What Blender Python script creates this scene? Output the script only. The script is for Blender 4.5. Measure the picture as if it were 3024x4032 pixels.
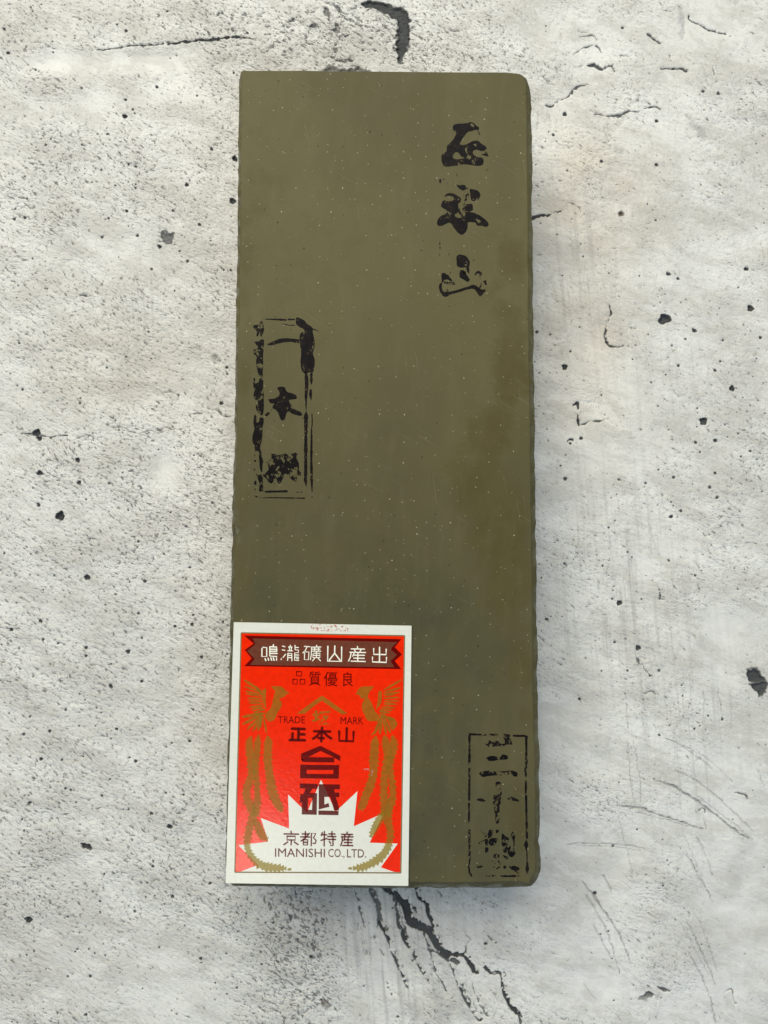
import bpy, math, random
import numpy as np
from mathutils import Vector, Matrix
from mathutils.geometry import tessellate_polygon, delaunay_2d_cdt

random.seed(7)
RNG = np.random.RandomState(11)
sc = bpy.context.scene
for o in list(bpy.data.objects):
    bpy.data.objects.remove(o)

# ------------------------------------------------------------------ camera, light, exposure
THICK = 0.030                       # the stone is 205 x 75 x 30 mm
CAM_H = 0.1906                      # camera height over the stone's top face
TILT = math.radians(2.9)
FPX = 3028.0                        # focal length in photograph pixels (a phone's main lens)
cam_d = bpy.data.cameras.new("camera")
cam = bpy.data.objects.new("camera", cam_d)
sc.collection.objects.link(cam)
cam.location = (0, 0, THICK + CAM_H)
cam.rotation_euler = (TILT, 0, 0)
cam_d.sensor_fit = 'VERTICAL'
cam_d.sensor_height = 24.0
cam_d.lens = 24.0 * FPX / 4032.0
cam_d.clip_start = 0.005
cam_d.clip_end = 20
sc.camera = cam

world = bpy.data.worlds.new("World")
sc.world = world
world.use_nodes = True
bg = world.node_tree.nodes["Background"]
bg.inputs[0].default_value = (0.82, 0.89, 1.0, 1)
bg.inputs[1].default_value = 0.15

def area(name, loc, target, size, size_y, power, col):
    d = bpy.data.lights.new(name, 'AREA')
    d.shape = 'RECTANGLE'; d.size = size; d.size_y = size_y
    d.energy = power; d.color = col
    o = bpy.data.objects.new(name, d)
    sc.collection.objects.link(o)
    o.location = loc
    o.rotation_euler = (Vector(target) - Vector(loc)).to_track_quat('-Z', 'Y').to_euler()
    return o
# a large window-like light beyond the top left, a ceiling lamp over the near left, a cool weak one
area("window_light", (-0.24, 0.66, 0.86), (-0.05, 0.09, 0), 1.0, 0.6, 15.0, (1.0, 0.975, 0.88))
area("ceiling_lamp", (-0.300, -0.700, 1.60), (0, 0, 0), 0.12, 0.12, 2.6, (1.0, 0.94, 0.84))
area("cool_room_light", (0.42, -0.62, 0.80), (0.05, -0.12, 0), 0.8, 0.8, 3.3, (0.52, 0.75, 1.0))
sc.view_settings.view_transform = 'Standard'
sc.view_settings.look = 'None'
sc.view_settings.exposure = 0.0
sc.view_settings.gamma = 1.0

# ------------------------------------------------------------------ photograph pixel -> place on a real plane
ct, st = math.cos(TILT), math.sin(TILT)
def ray(px, py):
    x = (px - 1512.0) / FPX; y = -(py - 2016.0) / FPX
    return x, y * ct + st, y * st - ct
def W(px, py, z):
    dx, dy, dz = ray(px, py)
    t = (z - (THICK + CAM_H)) / dz
    return (dx * t, dy * t)
class Frame:                         # tracing sheet: origin and scale
    def __init__(s, ox, oy, k): s.ox, s.oy, s.k = ox, oy, k
    def src(s, p): return (s.ox + p[0] / s.k, s.oy + p[1] / s.k)
    def w(s, p, z):
        a, b = s.src(p); return W(a, b, z)
    def pts(s, ps, z): return [s.w(p, z) for p in ps]
    def mm(s, v, z=THICK): return v / s.k * (THICK + CAM_H - z) / FPX
FA = Frame(850, 2400, 1.9518); FB = Frame(850, 2950, 1.9518)
FC = Frame(1650, 400, 2.602); FD = Frame(930, 1200, 2.765); FE = Frame(1780, 2850, 3.115)
FF = Frame(1010, 2520, 5.72); FG = Frame(940, 2650, 5.53); FH = Frame(1320, 2650, 5.53)
FI = Frame(920, 2920, 4.253); FJ = Frame(1380, 2920, 4.254)
K = 1.6458
T1 = Frame(0, 0, K); T2 = Frame(1008, 0, K); T3 = Frame(2016, 0, K); T4 = Frame(0, 1344, K)
T5 = Frame(2016, 1344, K); T6 = Frame(0, 2688, K); T7 = Frame(1008, 2688, K); T8 = Frame(2016, 2688, K)

# ------------------------------------------------------------------ helpers
def link_mesh(name, verts, faces, mat, parent=None, smooth=False):
    me = bpy.data.meshes.new(name)
    me.from_pydata(verts, [], faces)
    if mat: me.materials.append(mat)
    if smooth: me.polygons.foreach_set('use_smooth', [True] * len(me.polygons))
    me.update()
    o = bpy.data.objects.new(name, me)
    sc.collection.objects.link(o)
    if parent: o.parent = parent
    return o
def empty(name, loc, label, cat):
    o = bpy.data.objects.new(name, None); sc.collection.objects.link(o)
    o.location = loc; o.empty_display_size = 0.01
    o['label'] = label; o['category'] = cat
    return o
def smooth_loop(ps, n=4):            # closed Catmull-Rom
    out = []; N = len(ps)
    for i in range(N):
        a, b, c, d = (np.array(ps[(i + j) % N], float) for j in (-1, 0, 1, 2))
        for k in range(n):
            t = k / n
            out.append(tuple(.5 * ((2 * b) + (c - a) * t + (2 * a - 5 * b + 4 * c - d) * t * t + (3 * b - a - 3 * c + d) * t ** 3)))
    return out
def smooth_path(ps, n=4):
    out = []; N = len(ps)
    for i in range(N - 1):
        a, b, c, d = (np.array(ps[min(max(i + j, 0), N - 1)], float) for j in (-1, 0, 1, 2))
        for k in range(n):
            t = k / n
            out.append(tuple(.5 * ((2 * b) + (c - a) * t + (2 * a - 5 * b + 4 * c - d) * t * t + (3 * b - a - 3 * c + d) * t ** 3)))
    out.append(tuple(ps[-1]))
    return out
class Sheet:                         # thin printed or stamped layer lying on a face
    def __init__(s): s.v = []; s.f = []
    def poly(s, loops, z):           # loops: outer first, then holes, 2-D in metres
        base = len(s.v)
        l3 = [[Vector((x, y, 0)) for x, y in lp] for lp in loops]
        for lp in loops: s.v += [(x, y, z) for x, y in lp]
        for t in tessellate_polygon(l3):
            a, b, c = (s.v[base + i] for i in t)
            ar = (b[0]-a[0])*(c[1]-a[1]) - (b[1]-a[1])*(c[0]-a[0])
            t = tuple(base + i for i in t)
            s.f.append(t if ar > 0 else t[::-1])
    def stroke(s, path, widths, z, caps=True):   # path 2-D metres, full widths
        P = [np.array(p, float) for p in path]; n = len(P)
        if not hasattr(widths, '__len__'): widths = [widths] * n
        L, R = [], []
        for i in range(n):
            d = P[min(i + 1, n - 1)] - P[max(i - 1, 0)]; q = math.hypot(*d) or 1; d = d / q
            nn = np.array((-d[1], d[0])) * widths[i] / 2
            L.append(tuple(P[i] + nn)); R.append(tuple(P[i] - nn))
        base = len(s.v)
        s.v += [(x, y, z) for x, y in L] + [(x, y, z) for x, y in R]
        for i in range(n - 1): s.f.append((base + n + i, base + n + i + 1, base + i + 1, base + i))
        if caps:
            for e, o_ in ((0, 1), (n - 1, n - 2)):
                d = P[e] - P[o_]; a0 = math.atan2(d[1], d[0]); r = widths[e] / 2
                b2 = len(s.v)
                for k in range(7):
                    a = a0 - math.pi / 2 + math.pi * k / 6
                    s.v.append((P[e][0] + r * math.cos(a), P[e][1] + r * math.sin(a), z))
                s.f.append(tuple(range(b2, b2 + 7)))
    def disc(s, c, r, z, ry=None):
        ry = ry or r; b2 = len(s.v)
        for k in range(10):
            a = 2 * math.pi * k / 10; j = 1 + random.uniform(-.15, .15)
            s.v.append((c[0] + r * j * math.cos(a), c[1] + ry * j * math.sin(a), z))
        s.f.append(tuple(range(b2, b2 + 10)))
    def make(s, name, mat, parent=None): return link_mesh(name, s.v, s.f, mat, parent)
def resample(ps, ws, n=4):
    pp = smooth_path(ps, n)
    t = np.linspace(0, len(ps) - 1, len(pp))
    return pp, list(np.interp(t, range(len(ps)), ws))

# -------------- node helper
class NT:
    def __init__(s, name):
        s.m = bpy.data.materials.new(name); s.m.use_nodes = True
        s.t = s.m.node_tree; s.t.nodes.clear()
    def n(s, kind, **kw):
        nd = s.t.nodes.new('ShaderNode' + kind)
        ins = kw.pop('ins', {})
        for k, v in kw.items(): setattr(nd, k, v)
        for k, v in ins.items(): s.set(nd, k, v)
        return nd
    def set(s, nd, k, v):
        sock = nd.inputs[k]
        if hasattr(v, 'node'): s.t.links.new(v, sock)
        elif hasattr(v, 'outputs'): s.t.links.new(v.outputs[0], sock)
        else: sock.default_value = v
    def math(s, op, a, b=0.0, c=None, clamp=False):
        nd = s.n('Math', operation=op, use_clamp=clamp); s.set(nd, 0, a); s.set(nd, 1, b)
        if c is not None: s.set(nd, 2, c)
        return nd.outputs[0]
    def rng(s, v, a, b, c=0.0, d=1.0, smooth=True):
        nd = s.n('MapRange', interpolation_type='SMOOTHSTEP' if smooth else 'LINEAR')
        for i, x in enumerate((v, a, b, c, d)): s.set(nd, i, x)
        return nd.outputs[0]
    def mix(s, f, a, b, blend='MIX'):
        nd = s.n('Mix', data_type='RGBA', blend_type=blend)
        s.set(nd, 0, f); s.set(nd, 6, a); s.set(nd, 7, b)
        return nd.outputs[2]
    def noise(s, vec, scale, detail=2.0, rough=.5, dist=0.0):
        nd = s.n('TexNoise', ins={'Scale': scale, 'Detail': detail, 'Roughness': rough, 'Distortion': dist})
        if vec is not None: s.set(nd, 'Vector', vec)
        return nd.outputs['Fac']
    def attr(s, name): return s.n('Attribute', attribute_name=name).outputs['Fac']
    def coords(s, rot=0.0, scale=(1, 1, 1), loc=(0, 0, 0)):
        c = s.n('TexCoord').outputs['Object']
        if rot: c = s.n('Mapping', ins={'Vector': c, 'Rotation': (0, 0, rot)}).outputs[0]
        mp = s.n('Mapping', ins={'Vector': c, 'Scale': scale, 'Location': loc})
        return mp.outputs[0]
    def out(s, shader, disp=None):
        o = s.n('OutputMaterial'); s.t.links.new(shader, o.inputs[0]); return s.m
def C(r, g, b): return (r, g, b, 1.0)
def S(r, g, b):                      # sRGB 0-255 -> linear
    f = lambda c: c / 12.92 if c <= .04045 else ((c + .055) / 1.055) ** 2.4
    return (f(r / 255), f(g / 255), f(b / 255), 1.0)

# ------------------------------------------------------------------ TABLE SURFACE (structure)
STEP = 0.00025
x_in = np.arange(-0.120, 0.1201, STEP); y_in = np.arange(-0.148, 0.1881, STEP)
grow = np.cumsum(0.002 * 1.45 ** np.arange(13))
gx = np.concatenate([x_in[0] - grow[::-1], x_in, x_in[-1] + grow])
gy = np.concatenate([y_in[0] - grow[::-1], y_in, y_in[-1] + grow])
NX, NY = len(gx), len(gy)
X, Y = np.meshgrid(gx, gy)
def vnoise(cell, seed, X=X, Y=Y):    # smooth value noise, -1..1
    r = np.random.RandomState(seed)
    G = r.rand(256, 256).astype(np.float32)
    u = X / cell + 500.0; v = Y / cell + 500.0
    iu = np.floor(u).astype(int); iv = np.floor(v).astype(int)
    fu = (u - iu); fv = (v - iv)
    fu = fu * fu * (3 - 2 * fu); fv = fv * fv * (3 - 2 * fv)
    a = G[iv % 256, iu % 256]; b = G[iv % 256, (iu + 1) % 256]
    c = G[(iv + 1) % 256, iu % 256]; d = G[(iv + 1) % 256, (iu + 1) % 256]
    return ((a * (1 - fu) + b * fu) * (1 - fv) + (c * (1 - fu) + d * fu) * fv) * 2 - 1
JIT = (vnoise(0.0006, 1) * .6 + vnoise(0.0013, 2) * .7)      # ragged edges
CHOP = vnoise(0.0011, 3) * .5 + vnoise(0.0026, 4) * .7        # breaks along thin lines
dark = np.zeros_like(X); depth = np.zeros_like(X)
grey = np.zeros_like(X); brown = np.zeros_like(X); scratch = np.zeros_like(X)
MM = (THICK + CAM_H) / FPX           # metres per photograph pixel on the table
def window(x0, x1, y0, y1, pad):
    i0, i1 = np.searchsorted(gx, (x0 - pad, x1 + pad)); j0, j1 = np.searchsorted(gy, (y0 - pad, y1 + pad))
    return slice(j0, j1), slice(i0, i1)
def sstep(v, a, b):
    t = np.clip((v - a) / (b - a), 0, 1); return t * t * (3 - 2 * t)
def pit(F, x, y, r, ch=dark, amt=1.0, sq=None):
    wx, wy = F.w((x, y), 0.0); r = r / F.k * MM
    w = window(wx, wx, wy, wy, r * 2 + .001)
    dx = X[w] - wx; dy = Y[w] - wy
    e = random.uniform(.72, 1.0); a = random.uniform(-.9, .5)
    u = dx * math.cos(a) + dy * math.sin(a); v = (-dx * math.sin(a) + dy * math.cos(a)) / e
    th = np.arctan2(v, u); k = random.random() * 6.28
    rr = r * (1 + .10 * np.sin(3 * th + k) + .07 * np.sin(5 * th + 2 * k))
    d = np.hypot(u, v) - rr + JIT[w] * min(r * .22, .00022)
    m = sstep(-d, -.00016, .00016) * amt
    ch[w] = np.maximum(ch[w], m)
    if ch is dark: depth[w] = np.maximum(depth[w], sstep(-d, -.0002, r * .6 + .0002) * min(r * .9, .0012))
def line(F, pts, wid, amt=1.0, ch=None, broken=0.0, jag=1.0, soft=.00012, dp=.6):
    P = np.array([F.w(p, 0.0) for p in pts])
    if not hasattr(wid, '__len__'): wid = [wid] * len(P)
    if F is T3 and ch is None: amt = amt * .95
    wd = np.array(wid, float) / F.k * MM
    P2, w2 = resample([tuple(p) for p in P], wd, 3) if len(P) > 2 else ([tuple(p) for p in P], list(wd))
    w = window(min(p[0] for p in P2), max(p[0] for p in P2), min(p[1] for p in P2), max(p[1] for p in P2), .004)
    x = X[w] + JIT[w] * .0004 * jag; y = Y[w] + CHOP[w] * .0004 * jag
    best = np.full(x.shape, 1e9)
    for i in range(len(P2) - 1):
        a = np.array(P2[i]); b = np.array(P2[i + 1]); ab = b - a; L = (ab ** 2).sum() or 1e-12
        t = np.clip(((x - a[0]) * ab[0] + (y - a[1]) * ab[1]) / L, 0, 1)
        dd = np.hypot(x - a[0] - t * ab[0], y - a[1] - t * ab[1]) - (w2[i] * (1 - t) + w2[i + 1] * t) / 2
        best = np.minimum(best, dd)
    best = best + JIT[w] * np.minimum(max(w2) * .35, .00045) * jag
    m = sstep(-best, -soft, soft) * amt
    if broken: m = m * sstep(CHOP[w], broken - .55, broken - .25)
    tgt = dark if ch is None else ch
    tgt[w] = np.maximum(tgt[w], m)
    if ch is None: depth[w] = np.maximum(depth[w], sstep(-best, -.0003, .0006) * .0011 * dp * (m > .02))
def patch(F, poly, amt, ch=None, soft=.0006, jag=1.0):
    P = np.array([F.w(p, 0.0) for p in smooth_loop(poly, 3)])
    w = window(P[:, 0].min(), P[:, 0].max(), P[:, 1].min(), P[:, 1].max(), .004)
    x = X[w] + JIT[w] * .0008 * jag; y = Y[w] + CHOP[w] * .0008 * jag
    inside = np.zeros(x.shape, bool); dist = np.full(x.shape, 1e9)
    for i in range(len(P)):
        a = P[i]; b = P[(i + 1) % len(P)]
        cond = ((a[1] > y) != (b[1] > y)) & (x < (b[0] - a[0]) * (y - a[1]) / ((b[1] - a[1]) or 1e-12) + a[0])
        inside ^= cond
        ab = b - a; L = (ab ** 2).sum() or 1e-12
        t = np.clip(((x - a[0]) * ab[0] + (y - a[1]) * ab[1]) / L, 0, 1)
        dist = np.minimum(dist, np.hypot(x - a[0] - t * ab[0], y - a[1] - t * ab[1]))
    d = np.where(inside, dist, -dist)
    m = sstep(d, -soft, soft) * amt
    tgt = dark if ch is None else ch
    tgt[w] = np.maximum(tgt[w], m)
    if ch is None: depth[w] = np.maximum(depth[w], sstep(d, 0, .001) * .0008)

P1 = "22,182,13 48,338,19 195,40,12 207,65,10 265,22,8 755,153,11 813,193,13 1081,66,12 1052,142,9 1600,205,11 482,243,8 523,288,7 336,262,8 226,446,10 341,334,9 525,565,12 1015,560,12 811,642,14 806,749,20 857,704,11 870,730,9 731,690,7 1275,616,10 1427,640,8 1512,466,10 628,864,10 693,866,11 690,826,8 528,935,10 667,932,8 293,935,10 362,1082,9 158,1140,9 79,1126,7 653,1098,10 830,1060,12 879,1075,10 594,1176,9 744,1197,9 876,1189,10 876,1216,10 1208,1192,17 1370,962,14 1520,1024,25 1507,1298,27 1516,1098,8 1108,1105,8 1228,1165,9 818,1364,15 1119,1362,12 700,1410,10 158,1407,15 89,1417,13 170,1283,10 1291,1452,15 658,1533,12 1032,1596,18 1162,1624,9 1213,1689,12 980,1740,11 1495,1748,13 1448,1746,8 208,1672,9 960,2148,10 1263,2003,8 1130,1882,7 829,1462,7 888,1523,12 230,950,7 122,977,7 95,1350,10 1497,1400,6 1405,938,9 1335,1075,7 1290,1115,8 1185,910,7 325,895,8 265,893,7 480,1840,6 340,2095,6 25,690,8 610,235,7 1165,958,6 1272,960,6 700,1410,8 1040,1890,6 1365,1900,6"
P3 = "719,175,12 1242,587,13 1340,600,13 1248,708,7 940,780,14 583,1040,12 941,1062,14 963,1115,6 727,1182,6 760,1235,5 935,1424,10 826,1424,5 826,1485,5 1097,1394,5 1376,1424,6 1636,1346,7 1638,1442,8 280,1005,7 360,1100,12 880,1318,8 658,1682,7 631,1767,8 828,1785,8 1016,1772,18 1080,1802,14 328,1783,7 560,1613,6 1043,1573,6 1521,1740,20 1472,1860,9 1549,1996,24 992,2065,48 1129,1938,8 958,1880,7 995,1903,7 950,1922,6 965,1958,7 1098,1960,6 1186,2140,20 441,2117,8 163,2149,14 1128,2195,10 1370,2203,9 1615,2185,14 250,2165,9 186,1443,7 1587,927,7 1327,897,6 345,735,18 270,870,12 222,162,7 222,198,6 240,850,7 220,912,7 1505,2103,8 1580,2085,6 545,1718,6 885,2165,8 1335,2035,5 1195,1015,0 1600,1945,6"
P4 = "120,10,10 281,86,6 515,398,10 142,310,10 280,331,7 232,592,32 250,628,20 325,625,10 499,767,21 253,853,24 509,914,16 245,1060,17 384,1130,36 703,920,10 555,1023,10 272,1025,7 911,951,8 917,1008,8 1081,1010,9 1373,1046,11 1417,1088,8 1102,1110,10 828,1094,9 893,1297,11 1157,1303,8 579,1278,10 1203,1199,8 562,1528,23 24,1374,9 195,1378,8 523,1378,9 837,1562,7 935,1555,13 746,1640,11 681,1708,10 673,1621,7 276,1610,7 90,1503,6 258,1815,16 70,1870,13 275,1932,13 372,1958,11 895,1763,12 1243,1836,13 1131,1848,12 554,1987,13 553,2040,11 827,2011,18 917,1922,10 1118,1997,7 1422,1912,12 1303,2048,12 1467,167,13 1470,210,11 1432,398,14 813,98,8 977,110,8 1126,686,7 1430,1278,9 1470,2026,9 793,850,8 1228,1465,12 717,2092,9 916,2203,12 1375,2203,8 1443,1820,9 665,820,6 370,900,7 348,952,7 235,288,6 190,310,6 745,512,8 1255,738,7 1300,746,6 1250,1775,9 470,1880,7 1390,2120,7 5,1965,9 500,1520,7 345,1520,7 95,2115,6 210,2175,8 1060,1378,9 990,1400,7 630,1502,6 1025,700,7 650,495,8 120,1990,8"
P5 = "382,62,12 344,163,22 493,133,6 180,202,8 148,130,8 583,346,8 784,113,9 1040,25,9 1082,154,12 1354,127,10 1320,185,14 1588,110,7 1565,227,6 905,265,11 836,222,6 1428,303,24 1500,362,8 1600,382,8 1548,413,7 1205,432,8 1243,513,29 1385,539,9 1470,598,9 1202,552,7 1321,642,17 1195,654,12 1222,716,11 1548,710,10 1487,746,10 1321,853,14 953,830,10 1051,880,12 449,627,14 380,660,13 1040,620,8 950,418,8 317,805,8 346,890,15 694,894,12 869,918,10 661,929,7 681,991,7 627,980,6 165,898,6 1287,945,13 1333,1012,15 1034,1041,10 1049,1064,9 1097,1098,12 1035,1135,15 1075,1138,6 671,1099,5 670,1162,8 472,1141,6 629,1206,9 752,1365,9 779,1399,8 633,1419,7 590,1455,11 343,1441,10 402,1412,7 1019,1419,11 1190,1518,11 1510,1477,7 1468,1609,6 1627,1345,5 664,1587,9 656,1614,8 652,1668,10 697,1695,22 843,1671,8 228,1802,14 327,1785,7 603,1773,6 192,1533,9 741,1928,9 667,1951,10 820,1986,19 545,1940,7 655,2071,6 583,2137,8 751,2135,10 956,2135,13 898,2168,9 1262,1900,5 545,818,6 1345,1208,6 595,1417,5 1610,295,0 1650,265,6 1645,465,8 1645,548,7 1300,688,6 1015,100,6 1025,186,6 605,475,7 565,422,5 830,402,5 860,943,7 826,960,6 645,1013,6 1010,550,6 1018,572,8 1400,618,7"
P6 = "26,130,8 190,223,9 420,178,11 548,112,8 652,196,8 715,25,16 1250,177,9 148,336,13 318,316,12 752,302,12 716,365,9 262,497,14 398,502,10 836,487,9 876,510,13 1110,393,10 1228,380,12 1435,279,10 1350,275,8 62,598,8 421,687,11 454,698,10 710,629,9 154,735,8 187,782,15 656,736,12 1073,716,8 1187,730,9 1404,662,7 830,824,10 796,825,7 978,850,12 1110,786,7 137,889,10 779,882,7 1247,900,9 1097,934,17 151,961,9 3,897,8 545,1062,22 572,1068,22 530,1050,14 121,1106,9 989,1158,8 987,1193,11 1108,1213,8 674,1242,9 950,1300,10 912,1302,8 1001,1384,8 942,1392,8 1020,1375,5 1360,1303,12 1115,1390,12 252,1387,9 645,1420,9 869,1458,7 870,1487,10 1253,1448,8 1415,1411,9 1195,1578,8 184,1540,22 160,1535,10 556,1582,5 214,1596,6 1538,1617,8 1534,1670,7 497,1731,9 485,1748,9 611,1758,9 680,1772,7 1300,1794,12 293,1860,8 435,1908,9 581,1908,10 190,1967,7 921,1986,7 1533,1983,11 1468,2023,9 1390,2060,6 1141,2153,7 367,2148,10 552,2157,12 1642,2150,9 1595,1500,9 1467,1410,8 1135,548,7 855,675,6 795,675,6 985,298,7 955,425,6 690,348,6 535,480,8 40,400,7 490,778,8 1220,330,7 1500,1465,7 1465,1760,8 645,1490,9 1650,1700,6 150,1582,6 1560,1450,8 1585,2090,7 545,2050,0"
P7 = "375,1245,0 1490,1695,14 1555,1690,9 1025,1465,14 885,1465,10 700,1970,8 920,2170,9 880,2030,6 1380,1870,0 855,1980,8 365,1350,7 250,1470,8 210,1560,8 110,1560,9 60,1560,9 35,1830,8 355,1780,11 130,1650,9 270,1670,9 165,1600,8 520,1640,9 1015,1805,9 740,1640,0"
P8 = "440,108,12 1103,18,8 1110,88,8 958,342,12 1185,300,10 1220,282,8 1275,216,9 1367,240,10 1024,278,7 1008,238,6 813,954,8 657,1060,10 540,1366,14 627,1617,9 577,1635,8 618,1547,5 1233,1701,6 663,2064,8 773,2055,6 223,1140,6 652,1791,7 1165,608,6 981,1318,9 1434,890,6 783,635,5 1260,307,6 890,350,6 735,75,6 1415,1228,5 1635,1198,6 1010,1155,7 1120,1465,6 288,88,6 980,1020,7 1550,0,0"
for F, s_ in ((T1, P1), (T3, P3), (T4, P4), (T5, P5), (T6, P6), (T7, P7), (T8, P8)):
    for t in s_.split():
        x, y, r = (float(v) for v in t.split(','))
        if r > 0: pit(F, x, y, r * .93)
for k in range(330):     # many pinholes, mostly on the left
    x = RNG.uniform(0, 3024) if k % 4 == 0 else RNG.uniform(0, 900); y = RNG.uniform(0, 4032)
    pit(Frame(x, y, 1), 0, 0, RNG.uniform(2.2, 5.2), amt=RNG.uniform(.6, 1))
# small extra pits scattered over the rest of the slab
for k in range(900):
    x = RNG.uniform(-.4, .4); y = RNG.uniform(-.4, .45)
    if abs(x) < .122 and -.15 < y < .19 and RNG.rand() > .02: continue
    pit(Frame(1512 + x / MM - 0, 2016 - y / MM, 1), 0, 0, 2 + RNG.exponential(3))
pit(T3, 710, 1381, 20, brown, 1.0); pit(T3, 710, 1381, 13, dark, .8)
pit(T7, 440, 2075, 22, brown, .8); pit(T7, 460, 2100, 16, brown, .7); line(T7, [(430, 2050), (450, 2080), (485, 2105)], 7, .7)
# ragged craters
patch(T1, [(1045, 1490), (1070, 1482), (1085, 1500), (1110, 1505), (1130, 1522), (1120, 1555), (1095, 1580), (1065, 1572), (1048, 1550), (1040, 1520)], .8)
for yy in (1500, 1527, 1555): line(T1, [(1022, yy), (1055, yy + 5)], 9, .8)
patch(T5, [(1530, 2120), (1570, 2110), (1610, 2130), (1640, 2180), (1655, 2215), (1560, 2215), (1522, 2170)], 1)
patch(T8, [(1530, 0), (1560, 40), (1590, 60), (1610, 95), (1640, 70), (1659, 50), (1662, 0)], 1)
line(T5, [(1560, 2135), (1590, 2160), (1600, 2212)], 7, .6, grey)
patch(T4, [(1385, 70), (1415, 80), (1430, 120), (1420, 160), (1390, 150), (1378, 110)], .55, soft=.0012)
# cracks
line(T1, [(180, 320), (330, 318), (520, 321)], 3, .6, broken=.1)
line(T1, [(520, 321), (700, 308), (850, 293), (1040, 282)], [5, 8, 11, 13], 1, broken=-.25)
line(T1, [(1040, 282), (1180, 268), (1300, 252), (1400, 248), (1530, 232), (1600, 240), (1659, 252)], [12, 15, 17, 20, 20, 12, 12], 1, broken=-.4)
line(T2, [(0, 212), (80, 212), (170, 203), (215, 195)], [7, 6, 7, 3], .8, broken=-.1)
line(T3, [(1145, 98), (1155, 125), (1215, 155), (1265, 180), (1320, 193), (1380, 215), (1448, 235)], [8, 9, 13, 16, 12, 9, 5])
line(T3, [(878, 218), (915, 248), (955, 278)], [10, 13, 12])
line(T3, [(980, 62), (1020, 68), (1065, 55)], [10, 16, 5], .8)
line(T3, [(400, 350), (435, 320), (510, 290), (550, 290), (580, 340)], [4, 11, 9, 11, 6], .9, broken=-.4)
line(T3, [(430, 190), (470, 205), (520, 200), (590, 225)], [8, 6, 7, 4], .7, broken=-.1)
line(T3, [(440, 232), (500, 225), (540, 232), (560, 262)], [7, 10, 9, 7], .8, broken=-.3)
line(T3, [(430, 428), (480, 415)], 7, .8); line(T3, [(490, 420), (540, 425), (582, 436)], [14, 36, 20])
line(T3, [(605, 430), (650, 428), (662, 460)], [20, 14, 5], .9)
line(T3, [(700, 355), (765, 362)], 9, .8); line(T3, [(680, 415), (800, 430), (960, 412)], 4, .6, broken=-.1)
line(T3, [(965, 440), (1030, 440), (1090, 438), (1130, 452)], [8, 10, 16, 14])
line(T3, [(220, 680), (255, 688), (310, 650), (360, 632), (400, 575), (440, 555), (500, 538)], [12, 15, 10, 13, 12, 18, 8], .9, broken=-.5)
line(T3, [(200, 490), (215, 505), (240, 530)], 9, .8); line(T3, [(640, 540), (670, 570)], 9, .7)
line(T3, [(530, 745), (570, 738), (610, 745), (655, 750), (700, 738), (760, 712), (830, 720)], [9, 11, 10, 12, 18, 12, 13], .9, broken=-.5)
line(T3, [(845, 700), (890, 690), (935, 690), (960, 705)], [6, 10, 13, 5])
line(T3, [(600, 815), (625, 900), (650, 960)], [3, 8, 4], .8)
line(T3, [(135, 1410), (190, 1388), (245, 1388), (315, 1362)], [26, 26, 18, 6])
line(T3, [(370, 1308), (410, 1325), (440, 1340), (450, 1370)], [9, 6, 9, 6], .8, broken=-.3)
line(T3, [(215, 1480), (230, 1600), (240, 1750), (265, 1850), (290, 1950), (310, 2010)], [5, 4, 4, 6, 4, 2], .6, broken=-.2)
line(T3, [(280, 1620), (300, 1720), (310, 1800)], 3, .4, broken=-.2); line(T3, [(680, 1620), (680, 1800), (685, 1925)], 3, .35)
line(T3, [(480, 1700), (478, 1790), (455, 1870)], 3, .4, broken=0.)
line(T3, [(632, 1968), (640, 2040), (620, 2100), (605, 2160), (610, 2212)], [8, 9, 8, 10, 10])
line(T5, [(610, 0), (640, 28), (690, 32), (740, 12)], [14, 16, 14, 8]); line(T5, [(740, 15), (775, 90)], 3, .5)
line(T3, [(1020, 350), (1035, 390)], 7, .8); line(T3, [(1325, 350), (1330, 385)], 7, .8); line(T3, [(1300, 440), (1315, 480)], 7, .8)
line(T3, [(1310, 1180), (1340, 1220), (1370, 1290)], 4, .5, broken=-.2); line(T3, [(245, 1150), (325, 1160)], [4, 12], .8, broken=-.5)
line(T3, [(800, 1960), (840, 2020), (910, 2050)], 5, .6, broken=-.3); line(T3, [(755, 2122), (805, 2122)], 10, .8)
line(T3, [(650, 1605), (685, 1615)], 7, .7); line(T3, [(180, 590), (175, 740), (168, 860)], 3, .5)
line(T3, [(1118, 90), (1120, 240)], 3, .7); line(T3, [(560, 1720), (570, 1790)], 5, .5, broken=-.2)
patch(T3, [(1085, 60), (1110, 60), (1112, 225), (1090, 230)], .35, grey)
patch(T3, [(1130, 740), (1160, 745), (1200, 790), (1250, 830), (1250, 890), (1230, 890), (1190, 830)], .32, grey)
patch(T3, [(670, 960), (700, 950), (720, 985), (700, 1000), (670, 985)], .3, grey); patch(T3, [(680, 760), (720, 770), (690, 805)], .25, grey)
patch(T3, [(385, 1540), (430, 1560), (440, 1650), (410, 1720), (385, 1650)], .2, grey)
line(T4, [(60, 570), (130, 572)], 7, .8); line(T4, [(130, 600), (200, 590), (270, 610), (340, 618), (430, 608)], [7, 14, 12, 9, 8], .9, broken=-.4)
line(T4, [(370, 640), (500, 645), (600, 640), (640, 680), (690, 750), (790, 830)], [4, 6, 5, 5, 7, 4], .7, broken=-.15)
line(T4, [(490, 625), (580, 610), (600, 640)], [9, 8, 6], .8, broken=-.4)
line(T4, [(700, 565), (740, 552), (830, 558)], [3, 8, 8], .8, broken=-.4); line(T4, [(740, 575), (870, 587)], 7, .8, broken=-.3)
line(T4, [(900, 585), (950, 578), (1040, 572), (1110, 565), (1180, 570)], [3, 7, 7, 7, 3], .8, broken=-.3)
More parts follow.
